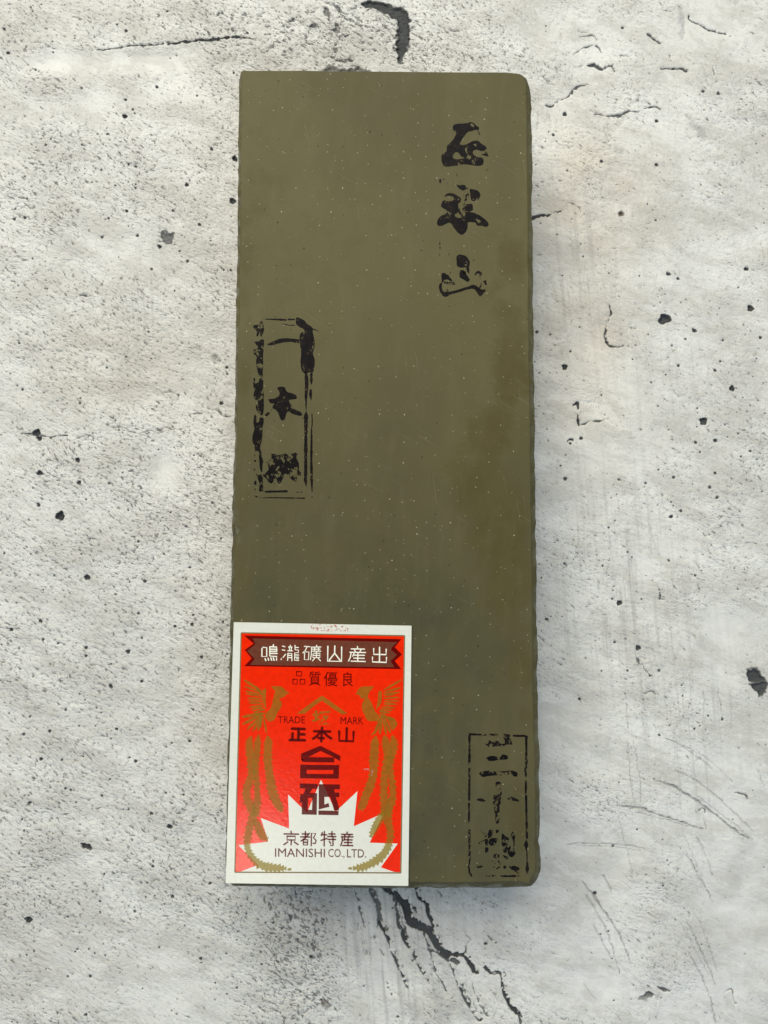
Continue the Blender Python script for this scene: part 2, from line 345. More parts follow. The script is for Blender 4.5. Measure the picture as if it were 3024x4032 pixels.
line(T4, [(1250, 472), (1305, 465)], 8, .8); line(T4, [(1340, 435), (1400, 445), (1440, 475), (1500, 490)], [6, 8, 12, 7], .8, broken=-.3)
line(T4, [(1060, 325), (1110, 325), (1150, 350), (1155, 405)], [7, 7, 7, 8], .8, broken=-.3)
line(T4, [(980, 165), (1080, 185), (1160, 200), (1230, 222)], [4, 5, 6, 3], .6, broken=-.3); line(T4, [(820, 120), (860, 160)], 8, .7)
line(T4, [(150, 105), (230, 108)], 5, .6); line(T4, [(515, 940), (580, 1000), (650, 1090), (700, 1115)], [3, 4, 6, 5], .55, broken=-.2)
line(T4, [(550, 100), (640, 120)], 6, .6, broken=-.2); line(T4, [(640, 490), (700, 530), (745, 520)], 5, .6, broken=-.2)
line(T4, [(1070, 1190), (1055, 1230)], 5, .7); line(T4, [(930, 0), (950, 20)], 9, .8)
line(T4, [(760, 990), (820, 1030), (860, 1110), (920, 1170)], [3, 5, 6, 5], .5, broken=0.)
line(T4, [(0, 1195), (200, 1205), (400, 1195)], 4, .3, grey); line(T4, [(330, 1460), (380, 1465)], 6, .5, broken=-.1)
line(T1, [(780, 870), (830, 900), (875, 945)], [4, 6, 8], .7, broken=-.3); line(T1, [(65, 808), (110, 842)], 5, .7)
line(T1, [(95, 1260), (130, 1280), (175, 1282)], 9, .8, broken=-.5); line(T1, [(240, 1825), (265, 1835), (270, 1860), (300, 1870)], 9, .7, broken=-.3)
line(T1, [(510, 1912), (575, 1920)], 8, .8); line(T1, [(1100, 2000), (1115, 2030), (1135, 2045)], 7, .8)
line(T1, [(875, 1790), (895, 1850)], 6, .7); line(T1, [(360, 1690), (480, 1685)], 6, .6, broken=-.3); line(T1, [(300, 838), (330, 840)], 7, .8)
line(T1, [(1330, 20), (1335, 120), (1355, 145)], [5, 6, 10], .8, broken=-.15); line(T1, [(1410, 90), (1415, 70), (1400, 100)], 9, .8)
line(T1, [(1160, 170), (1195, 225)], 7, .6, broken=-.2); line(T1, [(1500, 1585), (1540, 1620)], 5, .7); line(T1, [(1360, 465), (1410, 470)], 6, .6)
for k in range(60):      # darker, larger flecks at the top middle
    x = RNG.uniform(1240, 1650); y = RNG.uniform(0, 200)
    line(T1, [(x, y), (x + RNG.uniform(6, 26), y + RNG.uniform(-4, 30))], RNG.uniform(4, 9), .75, broken=-.4)
for k in range(150):
    x = RNG.uniform(0, 950); y = RNG.uniform(40, 450)
    line(T2, [(x, y), (x + RNG.uniform(8, 38), y + RNG.uniform(-12, 16))], RNG.uniform(4, 12), .75, broken=-.35)
for k in range(60):
    x = RNG.uniform(1000, 1650); y = RNG.uniform(0, 450)
    line(T2, [(x, y), (x + RNG.uniform(8, 30), y + RNG.uniform(0, 28))], RNG.uniform(3, 7), .6, broken=-.3)
for k in range(60):
    x = RNG.uniform(0, 700); y = RNG.uniform(0, 520)
    line(T3, [(x, y), (x + RNG.uniform(6, 26), y + RNG.uniform(0, 22))], RNG.uniform(3, 7), .6, broken=-.3)
# dark worn places above the stone
patch(T2, [(680, 20), (700, 0), (770, -10), (860, 25), (905, 45), (940, 25), (975, 70), (1000, 120), (1003, 190), (1000, 250), (980, 330), (950, 385), (930, 412), (905, 385), (905, 310), (900, 240), (920, 180), (890, 110), (830, 90), (780, 62), (730, 45)], .97, soft=.0005)
patch(T2, [(425, 20), (455, 30), (478, 60), (490, 120), (478, 138), (455, 120), (435, 80)], .7); patch(T2, [(495, -5), (520, 20), (560, 60), (600, 75), (600, 95), (560, 90), (520, 70), (490, 30)], .7)
patch(T2, [(405, 455), (430, 430), (480, 418), (540, 428), (600, 432), (640, 425), (700, 440), (760, 465), (700, 475), (500, 475)], .7)
patch(T2, [(345, 160), (375, 150), (405, 165), (385, 182), (355, 178)], .9); line(T2, [(485, 100), (490, 220), (488, 300), (500, 370)], 5, .7, broken=-.2)
patch(T2, [(500, 150), (550, 155), (560, 200), (520, 225), (500, 200)], .6); line(T2, [(560, 100), (690, 160)], 16, .6, broken=-.1)
patch(T2, [(485, 285), (525, 290), (530, 330), (500, 345)], .6); line(T2, [(520, 385), (620, 390)], 18, .7, broken=-.4)
line(T2, [(1072, 228), (1100, 250)], 12, .7); line(T2, [(1260, 190), (1325, 195)], 12, .7); line(T2, [(1015, 345), (1020, 390)], 10, .8)
# right-hand middle
line(T5, [(400, 413), (428, 402), (437, 455)], [14, 26, 14]); line(T5, [(432, 465), (430, 520), (440, 548)], [10, 20, 14], broken=-.5)
line(T5, [(440, 548), (520, 518), (560, 515), (650, 500)], [14, 12, 12, 4], .85, broken=-.4)
for k in range(9): line(T5, [(452 + k * 17, 345 - k * 5), (460 + k * 16, 500)], 3, .33)
line(T5, [(565, 285), (575, 330)], 5, .7)
line(T5, [(815, 2040), (820, 2090), (850, 2100), (860, 2130), (900, 2172)], [6, 10, 5, 6, 8], .8); line(T5, [(840, 2045), (868, 2062)], 9, .7)
line(T5, [(962, 1635), (964, 1675)], 11); line(T5, [(962, 1676), (992, 1674)], 7)
line(T5, [(960, 1637), (990, 1637)], 4, .7); line(T5, [(1240, 1243), (1262, 1262), (1285, 1245)], [10, 12, 5], .85)
line(T5, [(360, 650), (375, 637), (398, 640)], [13, 12, 8]); line(T5, [(555, 550), (560, 580)], 6, .6)
line(T5, [(350, 935), (352, 985)], 6, .6); line(T5, [(170, 1910), (235, 1980)], [8, 5], .8); line(T5, [(215, 1800), (250, 1830)], 8, .7)
line(T5, [(190, 1410), (300, 1412), (400, 1412)], 5, .45, broken=0.); line(T5, [(440, 1330), (395, 1230), (300, 1130)], 4, .3)
line(T5, [(770, 630), (810, 632)], 7, .6); line(T5, [(295, 765), (305, 775)], 7, .6); line(T5, [(295, 820), (300, 850)], 7, .6)
line(T5, [(545, 1380), (550, 1500)], 4, .3); line(T5, [(690, 1260), (720, 1420)], 4, .3); line(T5, [(880, 1150), (950, 1390)], 5, .35, grey)
line(T5, [(1100, 90), (1240, 170)], 3, .3); line(T5, [(620, 1850), (625, 1870)], 5, .6)
# crossing trowel scratches, lower right
for pts, wd, am in (
    ([(690, 800), (820, 815), (950, 855), (1100, 905), (1240, 955)], [3, 6, 6, 7, 5], .62), ([(820, 850), (1000, 890), (1150, 940)], 3, .35),
    ([(920, 625), (1060, 680), (1180, 755), (1330, 860), (1450, 960), (1540, 1010)], [5, 10, 10, 7, 6, 4], .62),
    ([(1060, 570), (1200, 640), (1330, 740), (1450, 850), (1570, 970)], [4, 4, 5, 5, 3], .42), ([(1200, 740), (1330, 830), (1480, 950), (1560, 1020)], 3, .35),
    ([(1000, 360), (1130, 430), (1300, 560)], 4, .4), ([(1090, 400), (1250, 480), (1430, 640)], 3, .3), ([(360, 1050), (500, 1045), (700, 1055), (860, 1080)], 5, .38),
    ([(420, 1062), (640, 1068), (830, 1095)], 3, .3),
    ([(460, 1290), (560, 1430), (640, 1540), (720, 1680), (770, 1820)], [3, 7, 6, 5, 3], .55), ([(480, 1380), (600, 1580), (660, 1750), (700, 1890)], 4, .45),
    ([(500, 1400), (560, 1500), (620, 1620)], 3, .4), ([(590, 1250), (630, 1310), (650, 1365)], 5, .5), ([(530, 1580), (600, 1700), (650, 1800)], 4, .4),
    ([(540, 1385), (575, 1450)], 6, .6),
    ([(1140, 1110), (1200, 1230), (1260, 1330), (1300, 1420)], [5, 6, 5, 3], .5), ([(1140, 1550), (1210, 1700), (1290, 1870), (1320, 1960)], 5, .42),
    ([(1150, 1760), (1230, 1900), (1290, 2050), (1320, 2212)], 5, .42), ([(1190, 1500), (1260, 1640), (1330, 1870)], 3, .35),
    ([(1100, 1560), (1200, 1760), (1280, 1900)], 3, .3), ([(750, 380), (770, 600), (800, 800)], 5, .32), ([(790, 380), (830, 600), (840, 780)], 4, .35),
    ([(700, 900), (740, 1050), (800, 1310)], 3, .35), ([(1200, 1000), (1260, 1120), (1300, 1250)], 4, .35), ([(740, 80), (755, 300)], 3, .4),
    ([(1250, 880), (1265, 960)], 4, .4), ([(1120, 1000), (1200, 1180), (1290, 1400)], 3, .3), ([(830, 200), (860, 290)], 4, .3),
    ([(1590, 560), (1640, 680)], 4, .3), ([(1240, 60), (1260, 330)], 4, .25), ([(1340, 60), (1370, 240)], 3, .35), ([(1420, 60), (1425, 300)], 4, .22),
    ([(690, 280), (800, 350), (880, 380)], 4, .3), ([(760, 440), (775, 640), (790, 700)], 3, .35), ([(470, 1960), (540, 2060)], 4, .3)):
    line(T8, pts, wd, am * 1.7, scratch, jag=.8, soft=.0002)
patch(T8, [(1370, 1290), (1420, 1240), (1520, 1200), (1655, 1170), (1655, 1200), (1520, 1250), (1420, 1300)], .2, grey, soft=.003)
patch(T8, [(1440, 1110), (1500, 1080), (1560, 1040), (1590, 1060), (1530, 1120), (1460, 1160)], .22, grey, soft=.0015)
patch(T8, [(360, 990), (390, 920), (450, 900), (430, 980)], .16, grey, soft=.0015)
patch(T8, [(815, 2055), (850, 2015), (890, 1990), (912, 2010), (905, 2035), (860, 2045)], .85); line(T8, [(915, 2030), (945, 2062)], 9, .4)
line(T8, [(945, 1975), (985, 1995), (1022, 2005)], [10, 18, 6], .9); line(T8, [(1380, 2015), (1405, 2000), (1432, 1997), (1440, 2040), (1452, 2082)], [4, 8, 14, 8, 12], .7)
patch(T8, [(1370, 2030), (1420, 2020), (1430, 2070), (1390, 2100)], .14, grey); line(T8, [(1450, 722), (1500, 720), (1535, 758)], [6, 10, 10], .85)
line(T8, [(1405, 700), (1415, 735)], 9, .7); line(T8, [(1450, 760), (1490, 785)], 6, .6); line(T8, [(1215, 832), (1240, 815), (1260, 850)], 7, .8)
line(T8, [(860, 75), (905, 62), (940, 80)], 9, .7, broken=-.3); line(T8, [(430, 80), (450, 125)], 8, .8); line(T8, [(652, 1790), (715, 1790)], 6, .7, broken=-.3)
line(T8, [(0, 2105), (35, 2150), (90, 2165)], [24, 32, 14]); line(T8, [(50, 2165), (60, 2215)], 20, .9)
line(T8, [(1320, 1005), (1410, 1010)], 4, .45, broken=-.1); line(T8, [(130, 1690), (300, 1665)], 4, .3, grey)
# the large crack below the stone and the fan of streaks beside it
line(T7, [(820, 1320), (850, 1352), (900, 1370), (960, 1430), (1000, 1545), (1060, 1580), (1130, 1620), (1180, 1720), (1230, 1760), (1320, 1770), (1370, 1795), (1420, 1880), (1450, 1890)],
     [40, 44, 42, 46, 58, 54, 44, 52, 44, 26, 30, 34, 18], 1.0, jag=1.5)
line(T7, [(1472, 1848), (1530, 1888), (1592, 1892), (1600, 1985), (1630, 2065), (1665, 2130)], [14, 28, 20, 18, 24, 22], 1.0, jag=1.3)
line(T7, [(1045, 1330), (1050, 1400), (1100, 1440), (1112, 1500), (1150, 1575)], [34, 14, 14, 18, 30], 1.0, jag=1.2)
line(T7, [(1350, 1770), (1362, 1715)], 9, .9); line(T7, [(1270, 1800), (1310, 1830)], 26, .9)
line(T7, [(1120, 1745), (1180, 1760), (1240, 1800)], 16, .9, broken=-.3); line(T7, [(1010, 1440), (1040, 1490)], 14, .8)
line(T7, [(895, 1370), (912, 1500), (930, 1590), (985, 1630)], [26, 14, 26, 16], .9, broken=-.2)
for dx in (-8, 10, 26):
    line(T7, [(895 + dx, 1400), (925 + dx, 1560), (960 + dx, 1670)], 8, .8, broken=-.05)
streaks = [([(640, 1345), (670, 1480), (700, 1590)], 8, .7, -.05), ([(745, 1345), (790, 1440), (800, 1530), (840, 1600)], 24, .7, .18),
    ([(790, 1560), (850, 1650), (890, 1770), (930, 1860), (985, 1985)], [10, 13, 12, 10, 6], .9, -.12), ([(760, 1345), (785, 1480), (790, 1600)], 8, .7, .05),
    ([(940, 1620), (975, 1690), (1030, 1790), (1085, 1890), (1130, 1960)], [18, 18, 13, 10, 5], .9, -.15), ([(900, 1740), (930, 1850), (975, 1980)], 7, .7, -.05),
    ([(1120, 1700), (1160, 1860), (1210, 1960), (1262, 2060)], [8, 9, 8, 4], .8, -.1), ([(1085, 1620), (1130, 1760)], 9, .8, -.1),
    ([(1260, 1820), (1310, 1960), (1370, 2080), (1450, 2200)], [8, 10, 12, 12], .85, -.15), ([(1390, 1900), (1430, 2040), (1495, 2160)], [6, 9, 10], .7, 0),
    ([(700, 1680), (730, 1850)], 7, .5, .05), ([(650, 1560), (720, 1820)], 6, .5, .1), ([(1220, 1990), (1290, 2130)], 5, .5, .05),
    ([(1000, 1760), (1040, 1900)], 5, .5, .05), ([(1330, 1960), (1400, 2090), (1440, 2190)], 7, .7, 0), ([(760, 1650), (820, 1770)], 8, .6, .1),
    ([(1480, 1900), (1530, 2010), (1600, 2130)], 6, .5, .1), ([(850, 1940), (880, 2030)], 7, .7, -.1), ([(1140, 1850), (1230, 1990)], 5, .6, 0)]
for pts, wd, am, br in streaks:
    wd = [w * 1.35 for w in wd] if hasattr(wd, '__len__') else wd * 1.35
    line(T7, pts, wd, min(1, am * 1.15), broken=br - .08, jag=1.3)
    line(T7, [(x + 16, y - 8) for x, y in pts], 5, .6, broken=.12, jag=1.2)
    line(T7, [(x - 14, y + 6) for x, y in pts], 4, .5, broken=.2, jag=1.2)
for pts in ([(640, 1345), (720, 1700), (900, 2200)], [(720, 1345), (850, 1750), (1050, 2210)], [(1010, 1640), (1150, 1950), (1250, 2210)], [(1150, 1700), (1280, 1950), (1400, 2210)], [(600, 1345), (640, 1700), (760, 2000)]):
    line(T7, pts, 60, .16, grey, soft=.002, jag=.3)
line(T7, [(1460, 1440), (1500, 1420), (1560, 1450)], 9, .7, broken=-.2); line(T7, [(1480, 1620), (1545, 1690)], 14, .7, broken=-.1); line(T7, [(1340, 1600), (1370, 1650), (1400, 1675)], 8, .6, broken=-.1)
line(T7, [(1365, 1710), (1400, 1660)], 9, .6, broken=-.1)
line(T7, [(370, 1530), (560, 1670), (700, 1790)], 5, .22, grey, soft=.001)
for k in range(170):     # dark grains below the card
    x = RNG.uniform(0, 430) ** 1.0; y = RNG.uniform(1350, 1850)
    line(T7, [(x, y), (x + RNG.uniform(5, 22), y + RNG.uniform(6, 26))], RNG.uniform(4, 10), .75, broken=-.4)
for k in range(90):
    x = RNG.uniform(1300, 1655); y = RNG.uniform(2050, 2210); x -= 1300
    line(T7, [(x, y - 60), (x + RNG.uniform(5, 20), y - 60 + RNG.uniform(-12, 14))], RNG.uniform(4, 8), .6, broken=-.4)
for k in range(60):
    x = RNG.uniform(1150, 1659); y = RNG.uniform(1280, 1900)
    line(T6, [(x, y), (x + RNG.uniform(5, 18), y + RNG.uniform(3, 20))], RNG.uniform(3, 8), .55, broken=-.4)
for k in range(50):
    x = RNG.uniform(1250, 1620); y = RNG.uniform(1380, 1760)
    line(T7, [(x, y), (x + RNG.uniform(5, 18), y + RNG.uniform(3, 20))], RNG.uniform(3, 6), .45, broken=-.4)

# density of the fine flecks, by broad area (photograph pixels / radius / change)
dens = np.full_like(X, .62)
def blob(px, py, rx, ry, val, fld, k=1.0):
    wx, wy = W(px, py, 0.0); rx *= MM; ry *= MM
    g = np.exp(-(((X - wx) / rx) ** 2 + ((Y - wy) / ry) ** 2) ** 1.3)
    fld += (val - fld) * g * k
blob(2500, 1400, 620, 1300, .30, dens); blob(2600, 3300, 900, 900, .22, dens)
blob(2150, 600, 300, 400, .45, dens); blob(2250, 130, 320, 110, .20, dens); blob(2850, 120, 300, 200, .15, dens)
blob(240, 240, 150, 50, .0, dens); blob(600, 232, 180, 45, .0, dens); blob(300, 420, 230, 70, .3, dens); blob(520, 950, 200, 90, .30, dens)
blob(1400, 140, 600, 150, .85, dens); blob(500, 700, 500, 180, .75, dens); blob(700, 2000, 300, 350, .8, dens); blob(1150, 3750, 300, 300, 1.0, dens)
blob(640, 1850, 70, 90, .1, dens); blob(700, 3850, 300, 200, .30, dens); blob(300, 3860, 180, 150, .4, dens); blob(1500, 3800, 160, 400, .25, dens)
blob(2850, 1900, 170, 500, .55, dens); blob(2420, 1800, 160, 90, .10, dens); blob(2900, 2500, 200, 120, .1, dens); blob(2370, 1950, 160, 120, .35, dens)
blob(2350, 3150, 130, 110, .65, dens); blob(2640, 3480, 130, 180, .6, dens); blob(2620, 3820, 160, 80, .6, dens); blob(2750, 2850, 120, 150, .6, dens)
blob(2160, 2250, 130, 350, .45, dens); blob(2200, 2900, 120, 160, .15, dens); blob(2300, 3800, 200, 200, .08, dens); blob(2870, 3000, 60, 60, .0, dens)
blob(2880, 3400, 150, 500, .05, dens)
dens = np.clip(dens + .16 * vnoise(.012, 21) + .10 * vnoise(.005, 22), 0, 1.1)
# broad worn stains of the slab
stain = .5 * np.clip(vnoise(.02, 31) * .6 + vnoise(.009, 32) * .5 + vnoise(.004, 33) * .25, 0, 1)
blob(450, 1120, 330, 60, .8, stain, .7); blob(450, 1490, 260, 90, .75, stain, .8); blob(300, 1320, 200, 130, .55, stain, .6)
blob(880, 220, 60, 40, .9, stain, .7); blob(120, 1100, 60, 70, .7, stain, .6); blob(560, 3870, 160, 40, .6, stain, .5)
blob(2250, 3850, 350, 250, .0, stain); blob(2350, 2500, 350, 300, .35, stain, .4)
line(T1, [(190, 350), (190, 1100)], 30, .0, grey); 
patch(T1, [(210, 345), (560, 335), (590, 380), (560, 440), (240, 490), (205, 420)], .0, grey)
brush = np.zeros_like(X)
for b_ in ((2450, 2300, 260, 420, .8), (2300, 1050, 200, 330, .55), (2700, 2900, 200, 330, .6), (1560, 3760, 200, 330, .9), (1450, 3600, 150, 200, .7), (2650, 1500, 200, 200, .3), (560, 1150, 110, 260, .6)): blob(*b_[:4], b_[4], brush)
brush = np.clip(brush + .12, 0, 1)
warm = np.zeros_like(X)  # warm light tint right of the stone, painted into the table colour
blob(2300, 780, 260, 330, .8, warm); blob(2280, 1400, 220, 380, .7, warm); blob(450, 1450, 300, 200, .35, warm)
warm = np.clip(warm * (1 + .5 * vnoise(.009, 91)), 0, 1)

Z = -depth + (vnoise(.0012, 41) * .00003 + vnoise(.0035, 42) * .00006) * (X == X)
Z = Z.astype(np.float32)
co = np.empty((NY * NX, 3), np.float32)
co[:, 0] = X.ravel(); co[:, 1] = Y.ravel(); co[:, 2] = Z.ravel() - .0003
idx = np.arange(NY * NX, dtype=np.int32).reshape(NY, NX)
quads = np.stack([idx[:-1, :-1], idx[:-1, 1:], idx[1:, 1:], idx[1:, :-1]], -1).reshape(-1, 4)
me = bpy.data.meshes.new("tabletop")
me.vertices.add(len(co)); me.vertices.foreach_set('co', co.ravel())
nq = len(quads)
me.loops.add(nq * 4); me.loops.foreach_set('vertex_index', quads.ravel())
me.polygons.add(nq); me.polygons.foreach_set('loop_start', np.arange(0, nq * 4, 4, dtype=np.int32))
me.polygons.foreach_set('loop_total', np.full(nq, 4, np.int32))
me.polygons.foreach_set('use_smooth', np.ones(nq, bool))
me.update(calc_edges=True)
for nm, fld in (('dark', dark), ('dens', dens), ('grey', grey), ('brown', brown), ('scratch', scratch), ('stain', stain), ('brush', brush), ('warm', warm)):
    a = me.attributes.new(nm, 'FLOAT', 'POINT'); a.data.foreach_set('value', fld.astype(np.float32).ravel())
table = bpy.data.objects.new("tabletop", me); sc.collection.objects.link(table)
table['kind'] = 'structure'

def mat_table():
    T = NT("weathered_plaster")
    base = T.coords()
    wn = T.n('TexNoise', ins={'Vector': base, 'Scale': 60.0, 'Detail': 2.0})
    warp = T.n('VectorMath', operation='MULTIPLY_ADD'); T.set(warp, 0, wn.outputs['Color']); warp.inputs[1].default_value = (.006, .006, 0); T.set(warp, 2, base)
    def aniso(rot, sx, sy, loc=(0, 0, 0)):
        q = T.n('Mapping', ins={'Vector': warp.outputs[0], 'Rotation': (0, 0, rot)})
        m = T.n('Mapping', ins={'Vector': q.outputs[0], 'Scale': (sx, sy, 1), 'Location': loc})
        return m.outputs[0]
    A = T.noise(aniso(math.radians(36), 560, 1100), 1.0, 2.5, .6)       # plaster flecks lying one way
    B = T.noise(aniso(math.radians(10), 800, 1350, (3, 7, 0)), 1.0, 2.0, .55)
    E_ = T.noise(aniso(math.radians(-75), 900, 1300, (13, 2, 0)), 1.0, 2.0, .55)
    D = T.noise(base, 2600.0, 2.0, .6)                                   # grain
    dens_, dark_, grey_, brown_, scr, stn = (T.attr(n) for n in ('dens', 'dark', 'grey', 'brown', 'scratch', 'stain'))
    L = T.noise(base, 18.0, 4.0, .6); L2 = T.noise(base, 70.0, 5.0, .65)
    # colour of the sheet
    c = T.mix(T.rng(L, .35, .65), C(.635, .626, .585), C(.715, .706, .662))
    c = T.mix(T.math('MULTIPLY', T.rng(L2, .45, .75), .35), c, C(.62, .61, .57))
    c = T.mix(T.math('MULTIPLY', stn, .62), c, C(.42, .395, .34))
    c = T.mix(T.math('MULTIPLY', T.rng(D, .35, .75), .10), c, C(.5, .5, .47))
    sm2 = T.noise(T.coords(loc=(.3, .2, 0), scale=(30, 62, 1)), 1.0, 7.0, .72)
    c = T.mix(T.math('MULTIPLY', T.rng(sm2, .50, .58), .24), c, C(.42, .395, .34))
    sm = T.noise(aniso(math.radians(20), 55, 130, (5, 5, 0)), 1.0, 6.0, .68)
    c = T.mix(T.math('MULTIPLY', T.rng(sm, .50, .57), .34), c, C(.43, .41, .36))
    c = T.mix(T.math('MULTIPLY', T.rng(sm, .46, .38), .45), c, C(.78, .775, .73))
    bsh = T.attr('brush')
    br1 = T.noise(T.coords(rot=math.radians(-4), scale=(620, 26, 1)), 1.0, 4.0, .65)
    c = T.mix(T.math('MULTIPLY', T.math('MULTIPLY', T.rng(br1, .47, .66), bsh), .62), c, C(.36, .35, .33))
    # dark pigment in the plaster's crevices, standing in for their shadow lines
    thrA = T.math('MULTIPLY_ADD', dens_, .150, .272)
    fA = T.rng(A, T.math('ADD', thrA, .045), T.math('SUBTRACT', thrA, .055))
    thrB = T.math('MULTIPLY_ADD', dens_, .150, .252)
    fB = T.rng(B, T.math('ADD', thrB, .04), T.math('SUBTRACT', thrB, .05))
    soft = T.rng(A, .50, .33)
    c = T.mix(T.math('MULTIPLY', T.math('MULTIPLY', soft, dens_), .60), c, C(.40, .385, .35))
    c = T.mix(T.math('MULTIPLY', T.math('MULTIPLY', T.rng(E_, .48, .34), dens_), .38), c, C(.40, .39, .37))
    c = T.mix(T.math('MULTIPLY', T.rng(E_, T.math('MULTIPLY_ADD', dens_, .11, .27), T.math('MULTIPLY_ADD', dens_, .13, .17)), .6), c, C(.13, .127, .115))
    c = T.mix(T.math('MULTIPLY', fA, .78), c, C(.105, .103, .095))
    c = T.mix(T.math('MULTIPLY', fB, .70), c, C(.13, .127, .115))
    c = T.mix(grey_, c, C(.20, .20, .20))
    c = T.mix(T.math('MULTIPLY', T.math('MINIMUM', scr, 1.0), T.rng(B, .25, .6, .35, .85)), c, C(.17, .17, .165))
    # pits and cracks, edges sharpened with grain
    edge = T.math('MULTIPLY_ADD', T.math('SUBTRACT', D, .5), .55, dark_)
    dk = T.rng(edge, .34, .60)
    amt = T.math('MULTIPLY', dk, T.math('MINIMUM', T.math('MULTIPLY', dark_, 1.02), 1.0))
    dc = T.mix(T.rng(L2, .3, .7), C(.030, .032, .031), C(.062, .066, .066))
    c = T.mix(amt, c, dc)
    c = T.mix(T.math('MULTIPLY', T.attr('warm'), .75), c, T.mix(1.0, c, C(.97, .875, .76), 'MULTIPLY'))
    c = T.mix(T.math('MULTIPLY', brown_, .75), c, C(.055, .028, .012))
    h = T.math('MULTIPLY', A, T.math('MULTIPLY_ADD', dens_, 1.1, .12))
    h = T.math('ADD', h, T.math('MULTIPLY', B, T.math('MULTIPLY', dens_, .5)))
    h = T.math('ADD', h, T.math('MULTIPLY', D, .10))
    h = T.math('SUBTRACT', h, T.math('MULTIPLY', scr, .45))
    h = T.math('ADD', h, T.math('MULTIPLY', sm, T.math('MULTIPLY_ADD', dens_, 1.6, .45)))
    h = T.math('ADD', h, T.math('MULTIPLY', T.noise(base, 210.0, 3.0, .6), T.math('MULTIPLY_ADD', dens_, 1.1, .12)))
    bump = T.n('Bump', ins={'Strength': 1.0, 'Distance': .00075, 'Height': h})
    p = T.n('BsdfPrincipled', ins={'Base Color': c, 'Roughness': .62, 'Normal': bump.outputs[0]})
    p.inputs['Specular IOR Level'].default_value = .35
    return T.out(p.outputs[0])
me.materials.append(mat_table())

# ------------------------------------------------------------------ WHETSTONE
stone = empty("whetstone", (0, 0.02, 0), "long dark olive slab whetstone with black ink stamps, lying on the pale plaster surface", "whetstone")
def rel(o): o.matrix_parent_inverse = Matrix.Translation(stone.location).inverted()
outline_src = [(957, 281), (948, 286), (944, 296), (941, 328), (940, 380), (941, 420), (939, 462), (940, 520), (938, 560), (937, 608), (939, 650), (936, 700), (936, 760), (938, 800), (935, 850), (937, 910), (935, 972),
    (934, 1030), (931, 1080), (932, 1124), (930, 1190), (931, 1250), (929, 1344), (927, 1400), (926, 1450), (925, 1496), (926, 1560), (923, 1640), (923, 1739), (920, 1800), (918, 1880), (914, 1952), (915, 2010), (913, 2073), (917, 2110), (911, 2160),
    (912, 2255), (908, 2340), (908, 2438), (904, 2560), (901, 2600), (903, 2700), (899, 2800), (900, 2860), (895, 2950), (893, 3040), (894, 3120), (889, 3200), (891, 3300), (887, 3400), (889, 3462), (896, 3482), (915, 3500),
    (1008, 3502), (1120, 3505), (1250, 3506), (1400, 3508), (1520, 3508), (1616, 3507), (1750, 3508), (1900, 3506), (2016, 3505), (2085, 3503), (2098, 3500), (2110, 3480), (2122, 3450), (2130, 3425), (2129, 3380), (2127, 3330), (2122, 3315), (2127, 3290), (2126, 3200),
    (2128, 3120), (2124, 3060), (2125, 2992), (2120, 2880), (2118, 2780), (2116, 2688), (2117, 2560), (2114, 2450), (2115, 2377), (2112, 2200), (2112, 2073), (2108, 1960), (2109, 1900), (2106, 1830), (2106, 1700), (2103, 1587), (2104, 1500), (2100, 1430), (2101, 1344),
    (2098, 1200), (2100, 1120), (2097, 1033), (2098, 900), (2096, 780), (2095, 668), (2093, 560), (2094, 480), (2091, 425), (2092, 380), (2088, 345), (2081, 325), (2074, 308), (2062, 300), (2050, 293), (2030, 291), (1990, 290), (1800, 290), (1600, 288), (1494, 287), (1300, 286), (1200, 283), (1100, 284), (1008, 283)]
def resample_loop(ps, n):
    P = np.array(ps + [ps[0]], float); s = np.concatenate([[0], np.cumsum(np.hypot(*np.diff(P, axis=0).T))])
    t = np.linspace(0, s[-1], n, endpoint=False)
    return np.stack([np.interp(t, s, P[:, 0]), np.interp(t, s, P[:, 1])], 1)
NR = 900
ring = resample_loop([W(a, b, THICK - .0016) for a, b in outline_src], NR)     # silhouette ring
def nrm(R, k=6):
    d = np.roll(R, -k, 0) - np.roll(R, k, 0); d /= np.hypot(d[:, 0], d[:, 1])[:, None]
    return np.stack([d[:, 1], -d[:, 0]], 1)
nr = nrm(ring)
if ((ring - ring.mean(0)) * nr).sum() < 0: nr = -nr
side_r = sstep(nr[:, 0], .3, .9); side_l = sstep(-nr[:, 0], .3, .9); side_b = sstep(-nr[:, 1], .3, .9); side_t = sstep(nr[:, 1], .3, .9)
def rough1(cell, seed):              # noise along the edge
    return vnoise(cell, seed, X=ring[:, 0], Y=ring[:, 1])
chip = rough1(.0022, 51) * .5 + rough1(.006, 52) * .5
bev = .0006 + .0010 * side_r + .0005 * side_l + .0021 * side_b + .0001 * side_t
bev = np.convolve(np.concatenate([bev[-8:], bev, bev[:8]]), np.ones(17) / 17, 'valid')
chipd = .00013 * rough1(.0018, 53) + .00030 * np.clip(rough1(.0050, 54), 0, 1) + .00035 * np.clip(rough1(.0035, 55) - .55, 0, 1)
top = ring - nr * (bev + .0002 * np.abs(chip) * (side_l + side_b * 1.5 + side_r * .5) )[:, None]
zt = THICK
sil = ring - nr * chipd[:, None]
mid = ring - nr * (bev * .42 + .00018 * chip)[:, None]
rings = [(top, np.full(NR, zt)), (mid, zt - .0008 - .0006 * side_b - .0002 * np.abs(chip)), (sil, zt - .0016 - .0016 * side_b - .0003 * chip)]
low = 6
